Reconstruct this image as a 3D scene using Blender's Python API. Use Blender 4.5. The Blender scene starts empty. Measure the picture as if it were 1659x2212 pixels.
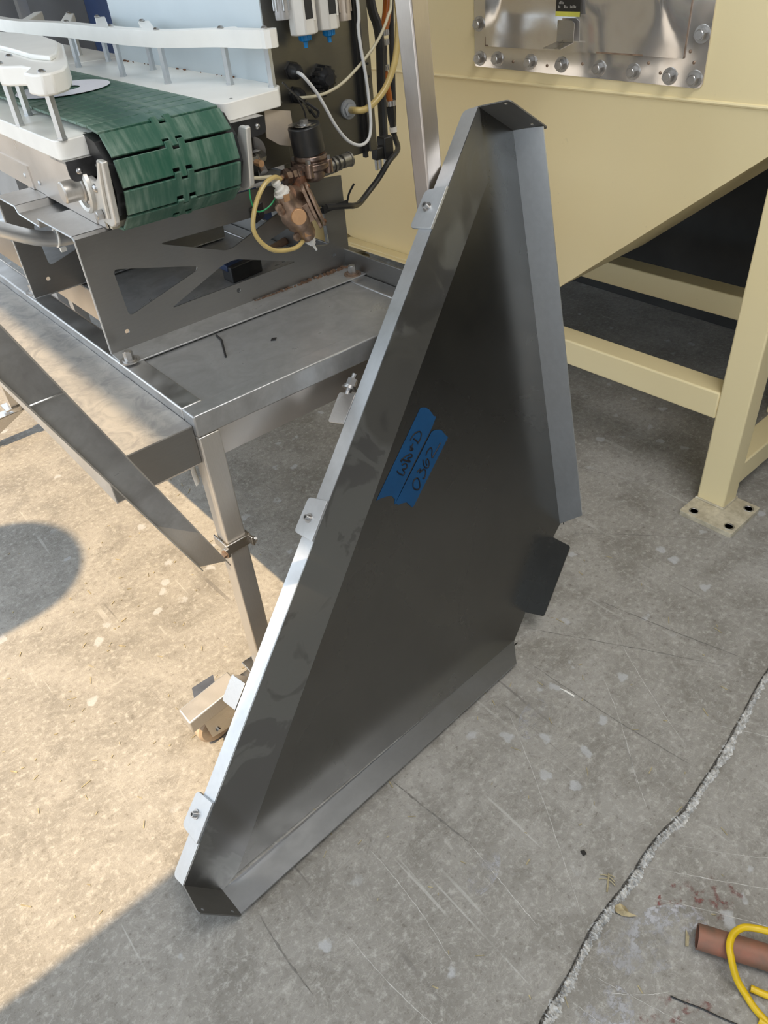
import bpy, bmesh, math, random
from mathutils import Vector as V, Matrix as Mx
random.seed(7)
SC = bpy.context.scene
COL = SC.collection
# ------------------------------------------------------------------ camera
cam_d = bpy.data.cameras.new('camera')
cam = bpy.data.objects.new('camera', cam_d); COL.objects.link(cam)
PITCH, YAW, ROLL, FPX = math.radians(38.53), math.radians(36.84), math.radians(-5.60), 1635.0
def _axis(r, f, u):                      # a world axis seen in camera coordinates (x right, y down, z forward)
    zc = f*math.cos(PITCH) - u*math.sin(PITCH); yd = -(f*math.sin(PITCH) + u*math.cos(PITCH))
    return V((r*math.cos(ROLL) - yd*math.sin(ROLL), r*math.sin(ROLL) + yd*math.cos(ROLL), zc))
ax_x = _axis(math.cos(YAW), math.sin(YAW), 0); ax_y = _axis(-math.sin(YAW), math.cos(YAW), 0); ax_z = _axis(0, 0, 1)
right = V((ax_x[0], ax_y[0], ax_z[0])); down = V((ax_x[1], ax_y[1], ax_z[1])); fwd = V((ax_x[2], ax_y[2], ax_z[2]))
m = Mx((right, -down, -fwd)).transposed().to_4x4(); m.translation = (0, 0, 1.75)
cam.matrix_world = m
cam_d.sensor_fit = 'VERTICAL'; cam_d.sensor_height = 36.0; cam_d.lens = 36.0*FPX/2212.0
cam_d.clip_start = 0.02; cam_d.clip_end = 200
SC.camera = cam
# ------------------------------------------------------------------ sky, sun, exposure
w = bpy.data.worlds.new('sky'); SC.world = w; w.use_nodes = True
bg = w.node_tree.nodes['Background']; bg.inputs[0].default_value = (0.80, 0.90, 1.0, 1); bg.inputs[1].default_value = 2.0
sd = bpy.data.lights.new('sun', 'SUN'); sd.energy = 4.9; sd.angle = math.radians(0.55); sd.color = (1.0, 0.73, 0.42)
sun = bpy.data.objects.new('sun', sd); COL.objects.link(sun)
sun.rotation_euler = V((0.61, 0.02, -1.0)).to_track_quat('-Z', 'Y').to_euler(); sun.location = (-6, 2, 9)
def fill_light(name, loc, sx, sy, power, col):
    ld = bpy.data.lights.new(name, 'AREA'); ld.shape = 'RECTANGLE'; ld.size = sx; ld.size_y = sy; ld.energy = power; ld.color = col
    lo_ = bpy.data.objects.new(name, ld); COL.objects.link(lo_); lo_.location = loc
fill_light('shade_fill', (0.9, -0.45, 3.9), 2.2, 1.4, 66, (1.0, 0.98, 0.94))  # overhead fill added to lift the shade; no such lamp is known
vs = SC.view_settings
vs.view_transform = 'Standard'; vs.look = 'None'; vs.gamma = 1.0; vs.use_curve_mapping = False; vs.exposure = 0.35
SC.cycles.max_bounces = 8; SC.cycles.diffuse_bounces = 5; SC.cycles.glossy_bounces = 5
SC.cycles.use_denoising = True; SC.cycles.sample_clamp_indirect = 6.0
# ------------------------------------------------------------------ materials
def nt(name):
    ma = bpy.data.materials.new(name); ma.use_nodes = True
    t = ma.node_tree; b = t.nodes['Principled BSDF']
    return ma, t, b
def N(t, kind, **kw):
    n = t.nodes.new(kind)
    for k, v in kw.items():
        if k in n.inputs.keys() if hasattr(n.inputs, 'keys') else False: n.inputs[k].default_value = v
        else: setattr(n, k, v)
    return n
def coords(t, scale=(1, 1, 1), rot=(0, 0, 0)):
    c = t.nodes.new('ShaderNodeTexCoord'); mp = t.nodes.new('ShaderNodeMapping')
    mp.inputs['Scale'].default_value = scale; mp.inputs['Rotation'].default_value = rot
    t.links.new(c.outputs['Object'], mp.inputs['Vector']); return mp.outputs['Vector']
def noise(t, vec, scale, detail=4, rough=0.55, dist=0.0):
    n = t.nodes.new('ShaderNodeTexNoise'); n.inputs['Scale'].default_value = scale; n.inputs['Detail'].default_value = detail
    n.inputs['Roughness'].default_value = rough; n.inputs['Distortion'].default_value = dist
    t.links.new(vec, n.inputs['Vector']); return n.outputs['Fac']
def ramp(t, fac, stops):
    r = t.nodes.new('ShaderNodeValToRGB'); e = r.color_ramp.elements
    while len(e) < len(stops): e.new(0.5)
    for i, (p, c) in enumerate(stops):
        e[i].position = p; e[i].color = (c, c, c, 1) if isinstance(c, (int, float)) else (*c, 1)
    t.links.new(fac, r.inputs['Fac']); return r.outputs['Color']
def mix(t, fac, a, b, mode='MIX'):
    n = t.nodes.new('ShaderNodeMixRGB'); n.blend_type = mode
    for s, v in ((0, fac), (1, a), (2, b)):
        if isinstance(v, (int, float)): n.inputs[s].default_value = v if s == 0 else (v, v, v, 1)
        elif isinstance(v, tuple): n.inputs[s].default_value = (*v, 1)
        else: t.links.new(v, n.inputs[s])
    return n.outputs[0]
def bump(t, b, h, strength=0.2, dist=0.002):
    n = t.nodes.new('ShaderNodeBump'); n.inputs['Strength'].default_value = strength; n.inputs['Distance'].default_value = dist
    t.links.new(h, n.inputs['Height']); t.links.new(n.outputs[0], b.inputs['Normal'])
def plain(name, col, rough=0.5, metal=0.0, var=0.12, scale=25, bumpy=0.0, trans=0.0, coat=0.0):
    ma, t, b = nt(name); v = coords(t)
    f = noise(t, v, scale)
    c = mix(t, ramp(t, f, [(0.3, 0.0), (0.7, 1.0)]), tuple(x*(1-var) for x in col), tuple(min(1, x*(1+var)) for x in col))
    t.links.new(c, b.inputs['Base Color'])
    b.inputs['Metallic'].default_value = metal; b.inputs['Roughness'].default_value = rough
    if trans: b.inputs['Transmission Weight'].default_value = trans
    if bumpy: bump(t, b, f, bumpy)
    return ma
def steel(name, col=(0.56, 0.55, 0.54), rough=0.32, var=0.1, smudge=0.12, stretch=(1, 1, 14), sc=9, stain=None, stain_amt=0.0, metal=1.0):
    """brushed stainless: fine streaks plus cloudy smears in the gloss"""
    ma, t, b = nt(name); v = coords(t); vs_ = coords(t, stretch)
    f1 = noise(t, vs_, sc*6, 3); f2 = noise(t, v, sc, 5, 0.6, 0.6)
    c = mix(t, f1, tuple(x*(1-var) for x in col), tuple(min(1, x*(1+var)) for x in col))
    if stain:
        c = mix(t, ramp(t, f2, [(0.56-stain_amt*.2, 0.0), (0.75, stain_amt)]), c, stain)
    t.links.new(c, b.inputs['Base Color']); b.inputs['Metallic'].default_value = metal
    r = ramp(t, f2, [(0.30, max(0.05, rough-smudge)), (0.70, rough+smudge)])
    t.links.new(r, b.inputs['Roughness'])
    bump(t, b, f1, 0.06, 0.0006)
    return ma
M = {}
M['steel'] = steel('stainless_steel')
M['steel_worn'] = steel('stainless_worn', (0.48, 0.485, 0.49), 0.38, 0.12, 0.12, (1, 1, 1), 12, (0.30, 0.295, 0.29), 0.8, metal=.65)
M['steel_leg'] = steel('stainless_tube', (0.60, 0.57, 0.53), 0.40, 0.10, 0.08, (9, 9, .6), 9, metal=.75)
M['steel_post'] = steel('post_tube', (0.66, 0.61, 0.58), 0.40, 0.06, 0.06, (9, 9, .6), 9, metal=1.0)
M['steel_warm'] = steel('stainless_side', (0.78, 0.72, 0.66), 0.32, 0.05, 0.06, (1, 6, 1), 5, metal=.8)  # warm tint carries the sunlit floor these sides mirror
M['steel_panel'] = steel('mill_finish_sheet', (0.19, 0.188, 0.18), 0.28, 0.05, 0.07, (1, 1, 1), 3.2)  # guard plate: same sheet as its flanges, darkened for facing away from light
def patchy():
    ma, t, b = nt('patchy_sheet'); v = coords(t); f = noise(t, v, 7, 4, 0.5, 1.2); g = noise(t, v, 2.5, 3, .5, .6)
    c = mix(t, ramp(t, f, [(0.46, 0.0), (0.50, 1.0)]), (0.20, 0.20, 0.20), (0.26, 0.265, 0.26)); c = mix(t, ramp(t, g, [(0.50, 0.0), (0.53, .8)]), c, (0.17, 0.168, 0.16))
    t.links.new(c, b.inputs['Base Color']); b.inputs['Metallic'].default_value = 0.8
    t.links.new(ramp(t, f, [(0.44, .30), (0.54, .42)]), b.inputs['Roughness']); return ma
M['steel_patchy'] = patchy()
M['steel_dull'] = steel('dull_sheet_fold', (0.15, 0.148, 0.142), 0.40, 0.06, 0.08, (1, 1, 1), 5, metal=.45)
M['steel_front'] = steel('cabinet_front', (0.19, 0.185, 0.17), 0.42, 0.06, 0.08, (1, 1, 6), 6)  # cabinet front darkened because it turns away from the light
M['steel_lip'] = steel('shaded_sheet_lip', (0.42, 0.43, 0.45), 0.38, 0.06, 0.08, (1, 1, 1), 10, metal=.9)  # guard's bottom flange: same sheet, darkened for the dim light there
M['steel_flange'] = steel('bright_sheet_edge', (0.60, 0.62, 0.64), 0.40, 0.08, 0.08, (1, 1, 1), 10, metal=.75)  # pale tone also stands in for light caught by the guard's flanges
M['steel_cab'] = steel('cabinet_steel', (0.33, 0.325, 0.315), 0.42, 0.06, 0.08, (1, 1, 6), 6)
M['steel_rail'] = steel('galvanised_face', (0.60, 0.60, 0.60), 0.42, 0.08, 0.1, (1, 1, 1), 14)
def dusty():
    ma, t, b = nt('dusty_sheet'); v = coords(t); f = noise(t, v, 16, 6, 0.7, 1.2); g = noise(t, v, 4, 3)
    c = mix(t, ramp(t, f, [(0.40, 0.0), (0.60, 1.0)]), (0.33, 0.32, 0.31), (0.47, 0.45, 0.42))
    t.links.new(c, b.inputs['Base Color']); b.inputs['Metallic'].default_value = 0.35; b.inputs['Roughness'].default_value = 0.5; return ma
M['dusty_sheet'] = dusty()
M['steel_shiny'] = steel('polished_cover', (0.80, 0.77, 0.74), 0.10, 0.04, 0.04, (1, 1, 1), 6, (0.55, 0.40, 0.25), 0.3, metal=.8)
M['bolt'] = plain('zinc_bolt', (0.50, 0.49, 0.48), 0.35, 1.0, 0.15, 60)
M['bolt_rust'] = plain('brown_bolt', (0.33, 0.24, 0.18), 0.5, 0.8, 0.3, 60)
M['dark_edge'] = plain('dark_hole', (0.03, 0.03, 0.03), 0.7)
M['cast'] = plain('cast_bearing', (0.66, 0.64, 0.60), 0.42, 0.55, 0.06, 20)
M['white'] = plain('white_board', (0.90, 0.89, 0.85), 0.38, 0.0, 0.03, 12)
M['white_grey'] = plain('white_plastic', (0.72, 0.70, 0.66), 0.40, 0.0, 0.05, 20)
M['cab_skylit'] = plain('skylit_cabinet_side', (0.62, 0.69, 0.73), 0.35, 0.25, 0.03, 5)  # the sky's blue-white light on this side is put into its colour
M['black'] = plain('black_plastic', (0.018, 0.018, 0.019), 0.38, 0.0, 0.3, 30)
M['black_metal'] = plain('dark_bracket', (0.09, 0.09, 0.095), 0.38, 0.9, 0.2, 30)
M['blue'] = plain('blue_plastic', (0.0, 0.20, 0.52), 0.4, 0.0, 0.1)
M['navy'] = plain('navy_paint', (0.015, 0.035, 0.10), 0.5, 0.0, 0.2, 8)
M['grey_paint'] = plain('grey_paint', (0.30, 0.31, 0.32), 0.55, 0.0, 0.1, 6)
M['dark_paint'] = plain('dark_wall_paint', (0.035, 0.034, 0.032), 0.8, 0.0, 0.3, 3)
M['cable_white'] = plain('white_cable', (0.66, 0.66, 0.66), 0.45, 0.0, 0.05)
M['cable_cream'] = plain('cream_cable', (0.55, 0.50, 0.36), 0.45, 0.0, 0.06)
M['hose'] = plain('yellowed_hose', (0.72, 0.55, 0.22), 0.3, 0.0, 0.08, 20, 0, 0.25)
M['orange'] = plain('amber_tube', (0.42, 0.12, 0.02), 0.22, 0.0, 0.2, 20, 0, 0.2)
M['green_wire'] = plain('green_wire', (0.03, 0.35, 0.13), 0.45)
M['rust'] = plain('rusty_brown', (0.16, 0.07, 0.035), 0.7, 0.3, 0.5, 60, 0.4)
M['bronze'] = plain('tarnished_bronze', (0.34, 0.24, 0.18), 0.42, 0.75, 0.35, 40, 0.25)
M['brass'] = plain('corroded_valve', (0.23, 0.17, 0.14), 0.32, 0.85, 0.5, 45, 0.3)
M['copper_plug'] = plain('copper_plug', (0.58, 0.34, 0.18), 0.5, 0.5, 0.15, 30)
M['flap'] = plain('beige_flap', (0.50, 0.43, 0.36), 0.45, 0.3, 0.06, 12)
M['wheel'] = plain('tan_caster_tread', (0.52, 0.40, 0.29), 0.6, 0.0, 0.2, 40)
M['red'] = plain('red_core', (0.45, 0.09, 0.05), 0.5)
M['paper'] = plain('paper', (0.80, 0.80, 0.88), 0.7, 0.0, 0.02, 8)
M['tape'] = plain('blue_tape', (0.003, 0.055, 0.155), 0.55, 0.0, 0.1, 18, 0.1)
M['ink'] = plain('black_ink', (0.004, 0.004, 0.008), 0.6)
M['wood'] = plain('brown_wood', (0.14, 0.08, 0.05), 0.5, 0.0, 0.3, 30)
M['straw'] = plain('straw', (0.40, 0.34, 0.21), 0.8, 0.0, 0.3, 90)
M['leaf'] = plain('dry_leaf', (0.38, 0.31, 0.18), 0.8, 0.0, 0.35, 60, 0.5)
M['clear'] = plain('clear_bowl', (0.85, 0.84, 0.84), 0.08, 0.0, 0.03, 20, 0, 0.7)
M['cord_yellow'] = plain('yellow_cord', (0.72, 0.48, 0.01), 0.42, 0.0, 0.12, 30)
M['label_black'] = plain('label_black', (0.02, 0.018, 0.015), 0.5)
M['label_yellow'] = plain('label_yellow', (0.55, 0.52, 0.08), 0.5)
M['label_text'] = plain('label_text', (0.30, 0.28, 0.25), 0.6)
M['weld_rust'] = plain('weld_rust', (0.13, 0.075, 0.045), 0.8, 0.2, 0.5, 80, 0.5)
def cream():
    ma, t, b = nt('cream_paint'); v = coords(t)
    f = noise(t, v, 1.6, 3); g = noise(t, v, 30, 4)
    c = mix(t, f, (0.80, 0.67, 0.37), (0.82, 0.71, 0.45))
    c = mix(t, ramp(t, g, [(0.70, 0.0), (0.80, 0.25)]), c, (0.45, 0.38, 0.24))
    t.links.new(c, b.inputs['Base Color']); b.inputs['Roughness'].default_value = 0.42
    bump(t, b, g, 0.02, 0.0005); return ma
M['cream'] = cream()
def cream_dirty():
    ma, t, b = nt('cream_dirty'); v = coords(t); f = noise(t, v, 22, 6, 0.7)
    c = mix(t, ramp(t, f, [(0.35, 0.0), (0.62, 1.0)]), (0.66, 0.60, 0.46), (0.42, 0.37, 0.27))
    t.links.new(c, b.inputs['Base Color']); b.inputs['Roughness'].default_value = 0.6; return ma
M['cream_dirty'] = cream_dirty()
def green():
    ma, t, b = nt('green_belt'); v = coords(t); st = coords(t, (60, 6, 12))
    f = noise(t, st, 1.0, 4, 0.6, 0.3); g = noise(t, v, 9, 4, 0.6)
    dust = mix(t, 1.0, ramp(t, f, [(0.42, 0.10), (0.72, 0.68)]), ramp(t, g, [(0.38, 0.25), (0.66, 1.0)]), 'MULTIPLY')
    c = mix(t, dust, (0.010, 0.085, 0.052), (0.36, 0.46, 0.38))
    t.links.new(c, b.inputs['Base Color']); b.inputs['Roughness'].default_value = 0.40; return ma
M['green'] = green()
def copper():
    ma, t, b = nt('old_copper'); v = coords(t); f = noise(t, v, 14, 5, 0.6)
    c = mix(t, ramp(t, f, [(0.35, 0.0), (0.68, 1.0)]), (0.34, 0.14, 0.09), (0.17, 0.115, 0.085))
    t.links.new(c, b.inputs['Base Color']); b.inputs['Metallic'].default_value = 0.15; b.inputs['Roughness'].default_value = 0.6; return ma
M['copper'] = copper()
def concrete():
    ma, t, b = nt('worn_concrete')
    v = coords(t); L = t.links
    big = noise(t, v, 1.6, 5, 0.6); mid = noise(t, v, 7, 6, 0.65, 0.4); fine = noise(t, v, 55, 5, 0.7); grit = noise(t, v, 220, 3, 0.6)
    c = mix(t, ramp(t, big, [(0.3, 0.0), (0.7, 1.0)]), (0.275, 0.260, 0.235), (0.385, 0.370, 0.345))
    c = mix(t, ramp(t, mid, [(0.36, 0.70), (0.56, 0.0)]), c, (0.205, 0.192, 0.170))
    c = mix(t, ramp(t, fine, [(0.53, 0.0), (0.68, 0.75)]), c, (0.50, 0.485, 0.46))
    c = mix(t, ramp(t, fine, [(0.30, 0.80), (0.44, 0.0)]), c, (0.165, 0.15, 0.13))
    # flaky trowel skin: thin curly pale edges
    fl = noise(t, coords(t, (1, 1.7, 1), (0, 0, 0.5)), 13, 6, 0.62, 1.4)
    edge = ramp(t, fl, [(0.470, 0.0), (0.495, 0.30), (0.520, 0.0)])
    c = mix(t, edge, c, (0.52, 0.50, 0.46))
    # drag scratches running along the slab, pale and dark
    for (rz, sc, col, amt, lo) in ((0.10, (16, 0.55, 1), (0.52, 0.51, 0.49), 0.6, 0.70), (-0.16, (13, 0.5, 1), (0.17, 0.16, 0.15), 0.7, 0.695), (0.45, (11, 0.6, 1), (0.50, 0.49, 0.47), 0.6, 0.69)):
        s = noise(t, coords(t, sc, (0, 0, rz)), 2.6, 2, 0.5, 0.15)
        brk = ramp(t, noise(t, v, 5.5, 3), [(0.45, 0.0), (0.6, 1.0)])
        c = mix(t, mix(t, 1.0, ramp(t, s, [(lo, 0.0), (lo+0.02, amt)]), brk, 'MULTIPLY'), c, col)
    # pale paint drips
    vo = t.nodes.new('ShaderNodeTexVoronoi'); vo.inputs['Scale'].default_value = 9.0; vo.feature = 'F1'
    wob = t.nodes.new('ShaderNodeVectorMath'); wob.operation = 'ADD'
    nn = t.nodes.new('ShaderNodeTexNoise'); nn.inputs['Scale'].default_value = 40
    sca = t.nodes.new('ShaderNodeVectorMath'); sca.operation = 'SCALE'; sca.inputs['Scale'].default_value = 0.035
    L.new(v, nn.inputs['Vector']); L.new(nn.outputs['Color'], sca.inputs[0]); L.new(v, wob.inputs[0]); L.new(sca.outputs[0], wob.inputs[1]); L.new(wob.outputs[0], vo.inputs['Vector'])
    spot = ramp(t, vo.outputs['Distance'], [(0.12, 0.75), (0.17, 0.0)])
    few = ramp(t, noise(t, v, 2.2, 2), [(0.44, 0.0), (0.52, 1.0)])
    c = mix(t, mix(t, 1.0, spot, few, 'MULTIPLY'), c, (0.50, 0.51, 0.53))
    L.new(c, b.inputs['Base Color'])
    L.new(ramp(t, mid, [(0.3, 0.55), (0.7, 0.85)]), b.inputs['Roughness'])
    h = mix(t, 0.5, fine, fl); h = mix(t, 0.25, h, grit)
    bump(t, b, h, 0.55, 0.006)
    return ma
M['concrete'] = concrete()
M['rubble'] = plain('crack_rubble', (0.54, 0.53, 0.51), 0.9, 0.0, 0.45, 90, 0.8)
def stain(name, col, th):
    ma, t, b = nt(name); v = coords(t); f = noise(t, v, 34, 6, 0.7); g = noise(t, v, 6, 2)
    t.links.new(mix(t, f, tuple(x*.8 for x in col), tuple(min(1, x*1.2) for x in col)), b.inputs['Base Color']); b.inputs['Roughness'].default_value = .8
    t.links.new(mix(t, 1.0, ramp(t, f, [(th, 0.0), (th+.1, 1.0)]), ramp(t, g, [(.4, 0.0), (.6, .8)]), 'MULTIPLY'), b.inputs['Alpha'])
    return ma
# ------------------------------------------------------------------ mesh helpers
class MB:
    def __init__(s): s.bm = bmesh.new()
    def face(s, pts):
        return s.bm.faces.new([s.bm.verts.new(p) for p in pts])
    def box(s, a, b):
        (x0, y0, z0), (x1, y1, z1) = a, b
        return s.prism([(x0, y0, z0), (x1, y0, z0), (x1, y1, z0), (x0, y1, z0)], (0, 0, z1-z0))
    def prism(s, pts, ext, holes=None):
        """extrude a planar polygon (3-D points) by a vector"""
        pts = [V(p) for p in pts]; e = V(ext)
        a = [s.bm.verts.new(p) for p in pts]; b = [s.bm.verts.new(p+e) for p in pts]
        n = len(pts)
        if not holes:
            s.bm.faces.new(a[::-1]); s.bm.faces.new(b)
            for i in range(n): s.bm.faces.new((a[i], a[(i+1) % n], b[(i+1) % n], b[i]))
        else:
            loops = [(a, b)]
            for h in holes:
                ha = [s.bm.verts.new(V(p)) for p in h]; hb = [s.bm.verts.new(V(p)+e) for p in h]; loops.append((ha, hb))
            for k in (0, 1):
                ed = []
                for lp in loops:
                    l = lp[k]
                    ed += [s.bm.edges.new((l[i], l[(i+1) % len(l)])) for i in range(len(l))]
                bmesh.ops.triangle_fill(s.bm, use_beauty=True, edges=ed)
            for la, lb in loops:
                for i in range(len(la)):
                    try: s.bm.faces.new((la[i], la[(i+1) % len(la)], lb[(i+1) % len(la)], lb[i]))
                    except ValueError: pass
        return s
    def cyl(s, p0, p1, r0, r1=None, seg=20, caps=True, phase=0.0):
        r1 = r0 if r1 is None else r1
        p0, p1 = V(p0), V(p1); d = (p1-p0).normalized()
        u = d.orthogonal().normalized(); v = d.cross(u)
        A = [s.bm.verts.new(p0+r0*(math.cos(2*math.pi*i/seg+phase)*u+math.sin(2*math.pi*i/seg+phase)*v)) for i in range(seg)]
        B = [s.bm.verts.new(p1+r1*(math.cos(2*math.pi*i/seg+phase)*u+math.sin(2*math.pi*i/seg+phase)*v)) for i in range(seg)]
        for i in range(seg): s.bm.faces.new((A[i], A[(i+1) % seg], B[(i+1) % seg], B[i]))
        if caps: s.bm.faces.new(A[::-1]); s.bm.faces.new(B)
        return s
    def lathe(s, p0, axis, prof, seg=20):
        """prof: list of (along, radius)"""
        p0, d = V(p0), V(axis).normalized(); u = d.orthogonal().normalized(); v = d.cross(u); rings = []
        for (a, r) in prof:
            if r < 1e-6: rings.append([s.bm.verts.new(p0+a*d)])
            else: rings.append([s.bm.verts.new(p0+a*d+r*(math.cos(2*math.pi*i/seg)*u+math.sin(2*math.pi*i/seg)*v)) for i in range(seg)])
        for A, B in zip(rings, rings[1:]):
            for i in range(seg):
                j = (i+1) % seg
                if len(A) == 1 and len(B) == 1: continue
                if len(A) == 1: s.bm.faces.new((A[0], B[j], B[i]))
                elif len(B) == 1: s.bm.faces.new((A[i], A[j], B[0]))
                else: s.bm.faces.new((A[i], A[j], B[j], B[i]))
        if len(rings[0]) > 1: s.bm.faces.new(rings[0][::-1])
        if len(rings[-1]) > 1: s.bm.faces.new(rings[-1])
        return s
    def tube(s, pts, r, seg=10, closed=False, smooth=4, flat=1.0):
        P = [V(p) for p in pts]
        if smooth > 1: P = catmull(P, smooth, closed)
        n = len(P); rings = []; prev = None
        for i in range(n):
            if closed: d = (P[(i+1) % n]-P[i-1])
            else: d = P[min(i+1, n-1)]-P[max(i-1, 0)]
            d.normalize()
            u = d.orthogonal().normalized() if prev is None else (prev-d*prev.dot(d)).normalized()
            prev = u; v = d.cross(u); rr = r[min(i*len(r)//n, len(r)-1)] if isinstance(r, (list, tuple)) else r
            rings.append([s.bm.verts.new(P[i]+rr*(math.cos(2*math.pi*k/seg)*u+flat*math.sin(2*math.pi*k/seg)*v)) for k in range(seg)])
        rng = range(n) if closed else range(n-1)
        for i in rng:
            A, B = rings[i], rings[(i+1) % n]
            for k in range(seg): s.bm.faces.new((A[k], A[(k+1) % seg], B[(k+1) % seg], B[k]))
        if not closed: s.bm.faces.new(rings[0][::-1]); s.bm.faces.new(rings[-1])
        return s
    def hexbolt(s, p, axis, r=0.008, h=0.007, washer=0.014, stud=0.0, wt=0.002):
        p, d = V(p), V(axis).normalized()
        if washer: s.cyl(p, p+d*wt, washer, seg=20)
        s.cyl(p+d*wt, p+d*(wt+h), r, seg=6)
        s.cyl(p+d*(wt+h), p+d*(wt+h+h*.12), r*.8, r*.7, seg=12)
        if stud: s.cyl(p+d*(wt+h), p+d*(wt+h+stud), r*.55, seg=10)
        return s
    def button(s, p, axis, r=0.007, hole=True):
        p, d = V(p), V(axis).normalized()
        s.lathe(p, d, [(0, r*1.15), (r*.12, r*1.15), (r*.35, r), (r*.65, r*.7), (r*.75, r*.42), (r*.35, r*.36), (r*.30, 0)], 16); return s
    def dome(s, p, axis, r=0.006):
        s.lathe(p, axis, [(0, r), (r*.25, r*.95), (r*.5, r*.7), (r*.62, r*.35), (r*.66, 0)], 14); return s
def catmull(P, k, closed=False):
    n = len(P); out = []
    g = (lambda i: P[i % n]) if closed else (lambda i: P[max(0, min(n-1, i))])
    for i in range(n if closed else n-1):
        p0, p1, p2, p3 = g(i-1), g(i), g(i+1), g(i+2)
        for j in range(k):
            t = j/k; out.append(0.5*((2*p1)+(p2-p0)*t+(2*p0-5*p1+4*p2-p3)*t*t+(3*p1-p0-3*p2+p3)*t*t*t))
    if not closed: out.append(P[-1])
    return out
def roundpoly(pts, r, seg=5):
    """round the corners of a planar polygon; r a number or one per corner"""
    out = []; n = len(pts); P = [V(p) for p in pts]
    for i in range(n):
        rr = r[i] if isinstance(r, (list, tuple)) else r
        p, a, b = P[i], P[i-1], P[(i+1) % n]
        if rr <= 0: out.append(p); continue
        da, db = (a-p), (b-p); la, lb = da.length, db.length
        t = min(rr, la*.45, lb*.45); q0, q1 = p+da/la*t, p+db/lb*t
        for j in range(seg+1):
            s_ = j/seg; out.append(q0*(1-s_)**2+p*2*s_*(1-s_)+q1*s_*s_)
    return out
def circle3(c, axis, r, seg=14):
    c, d = V(c), V(axis).normalized(); u = d.orthogonal().normalized(); v = d.cross(u)
    return [c+r*(math.cos(2*math.pi*i/seg)*u+math.sin(2*math.pi*i/seg)*v) for i in range(seg)]
class Thing:
    """an Empty at the thing's base; parts are given in the frame's coordinates (world turned by yaw about pivot)"""
    def __init__(s, name, label, cat, base=(0, 0, 0), yaw=0.0, pivot=(0, 0, 0), group=None, kind=None):
        s.base = V(base)
        o = s.o = bpy.data.objects.new(name, None); o.empty_display_size = 0.05; COL.objects.link(o)
        p = V(pivot); s.F = Mx.Translation(p) @ Mx.Rotation(yaw, 4, 'Z') @ Mx.Translation(-p)
        o.matrix_world = s.F @ Mx.Translation(s.base)
        if label: o['label'] = label
        if cat: o['category'] = cat
        if group: o['group'] = group
        if kind: o['kind'] = kind
    def part(s, name, mb, mat, parent=None, **kw):
        return build(name, mb, mat, parent or s.o, s.base, **kw)
def build(name, mb, mat, parent=None, base=V((0, 0, 0)), bevel=0.0, bseg=2, smooth=None, label=None, kind=None):
    bm = mb.bm
    bmesh.ops.recalc_face_normals(bm, faces=bm.faces[:])
    for v in bm.verts: v.co -= base
    me = bpy.data.meshes.new(name); bm.to_mesh(me); bm.free()
    o = bpy.data.objects.new(name, me); COL.objects.link(o)
    me.materials.append(M[mat] if isinstance(mat, str) else mat)
    ang = 35 if smooth is None else smooth
    if ang:
        for p in me.polygons: p.use_smooth = True
        me.set_sharp_from_angle(angle=math.radians(ang))
    if bevel:
        bv = o.modifiers.new('bevel', 'BEVEL'); bv.width = bevel; bv.segments = bseg; bv.limit_method = 'ANGLE'; bv.angle_limit = math.radians(40); bv.harden_normals = False
    if parent: o.parent = parent
    if label: o['label'] = label
    if kind: o['kind'] = kind
    return o
def top(name, mb, mat, label, cat, group=None, kind=None, **kw):
    """a thing that is one mesh; origin at its base centre"""
    bm = mb.bm; xs = [v.co for v in bm.verts]
    c = V(((min(p.x for p in xs)+max(p.x for p in xs))/2, (min(p.y for p in xs)+max(p.y for p in xs))/2, min(p.z for p in xs)))
    o = build(name, mb, mat, None, c, **kw); o.location = c
    if label: o['label'] = label
    if cat: o['category'] = cat
    if group: o['group'] = group
    if kind: o['kind'] = kind
    return o
def copy_part(o, offset, parent=None, rot=None):
    c = o.copy(); COL.objects.link(c); c.parent = parent or o.parent; c.location = o.location + V(offset)
    if rot: c.rotation_euler = rot
    return c
def sheet(pts, t, normal):
    return MB().prism(pts, V(normal).normalized()*t)

# ================================================================== setting
flo = MB(); flo.face([(-30, -25, 0), (30, -25, 0), (30, 30, 0), (-30, 30, 0)])
floor = top('floor', flo, 'concrete', None, None, kind='structure')
# the saw-cut joint of the slab: crumbled filling, a little proud, dark lip on one side
def joint(pts, wid, seed, mat, zoff=0.0):
    rnd = random.Random(seed); P = catmull([V((x, y, 0)) for x, y in pts], 34); mb = MB(); rows = []
    for i, p in enumerate(P):
        d = (P[min(i+1, len(P)-1)]-P[max(i-1, 0)]).normalized(); nrm = V((-d.y, d.x, 0))
        ww = wid*(0.35+.35*rnd.random()+.8*abs(math.sin(i*.11+seed)*math.sin(i*.037))); off = (rnd.random()-.5)*wid*.5; row = []
        for k in range(6):
            s_ = (k/5-.5)*2; z = 0.0005 if k in (0, 5) else 0.0005+rnd.random()*0.010
            row.append(mb.bm.verts.new(p+nrm*(s_*ww+off+(rnd.random()-.5)*wid*.18)+V((0, 0, z+zoff))))
        rows.append(row)
    for A, B in zip(rows, rows[1:]):
        for k in range(5): mb.bm.faces.new((A[k], A[k+1], B[k+1], B[k]))
    return mb
JP = [(2.6, .50), (1.9, .455), (1.596, .43), (1.42, .40), (1.271, .374), (1.16, .362), (1.073, .352), (.99, .356), (.923, .352), (.85, .341), (.784, .338), (.72, .333), (.67, .325), (.59, .306), (.512, .293), (.40, .27), (.2, .25)]
build('joint_filling', joint(JP, .0105, 3, 'rubble'), 'rubble', floor, floor.location, smooth=0)
M['lip'] = plain('dark_lip', (0.15, 0.14, 0.125), 0.9, 0.0, 0.4, 90)
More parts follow.
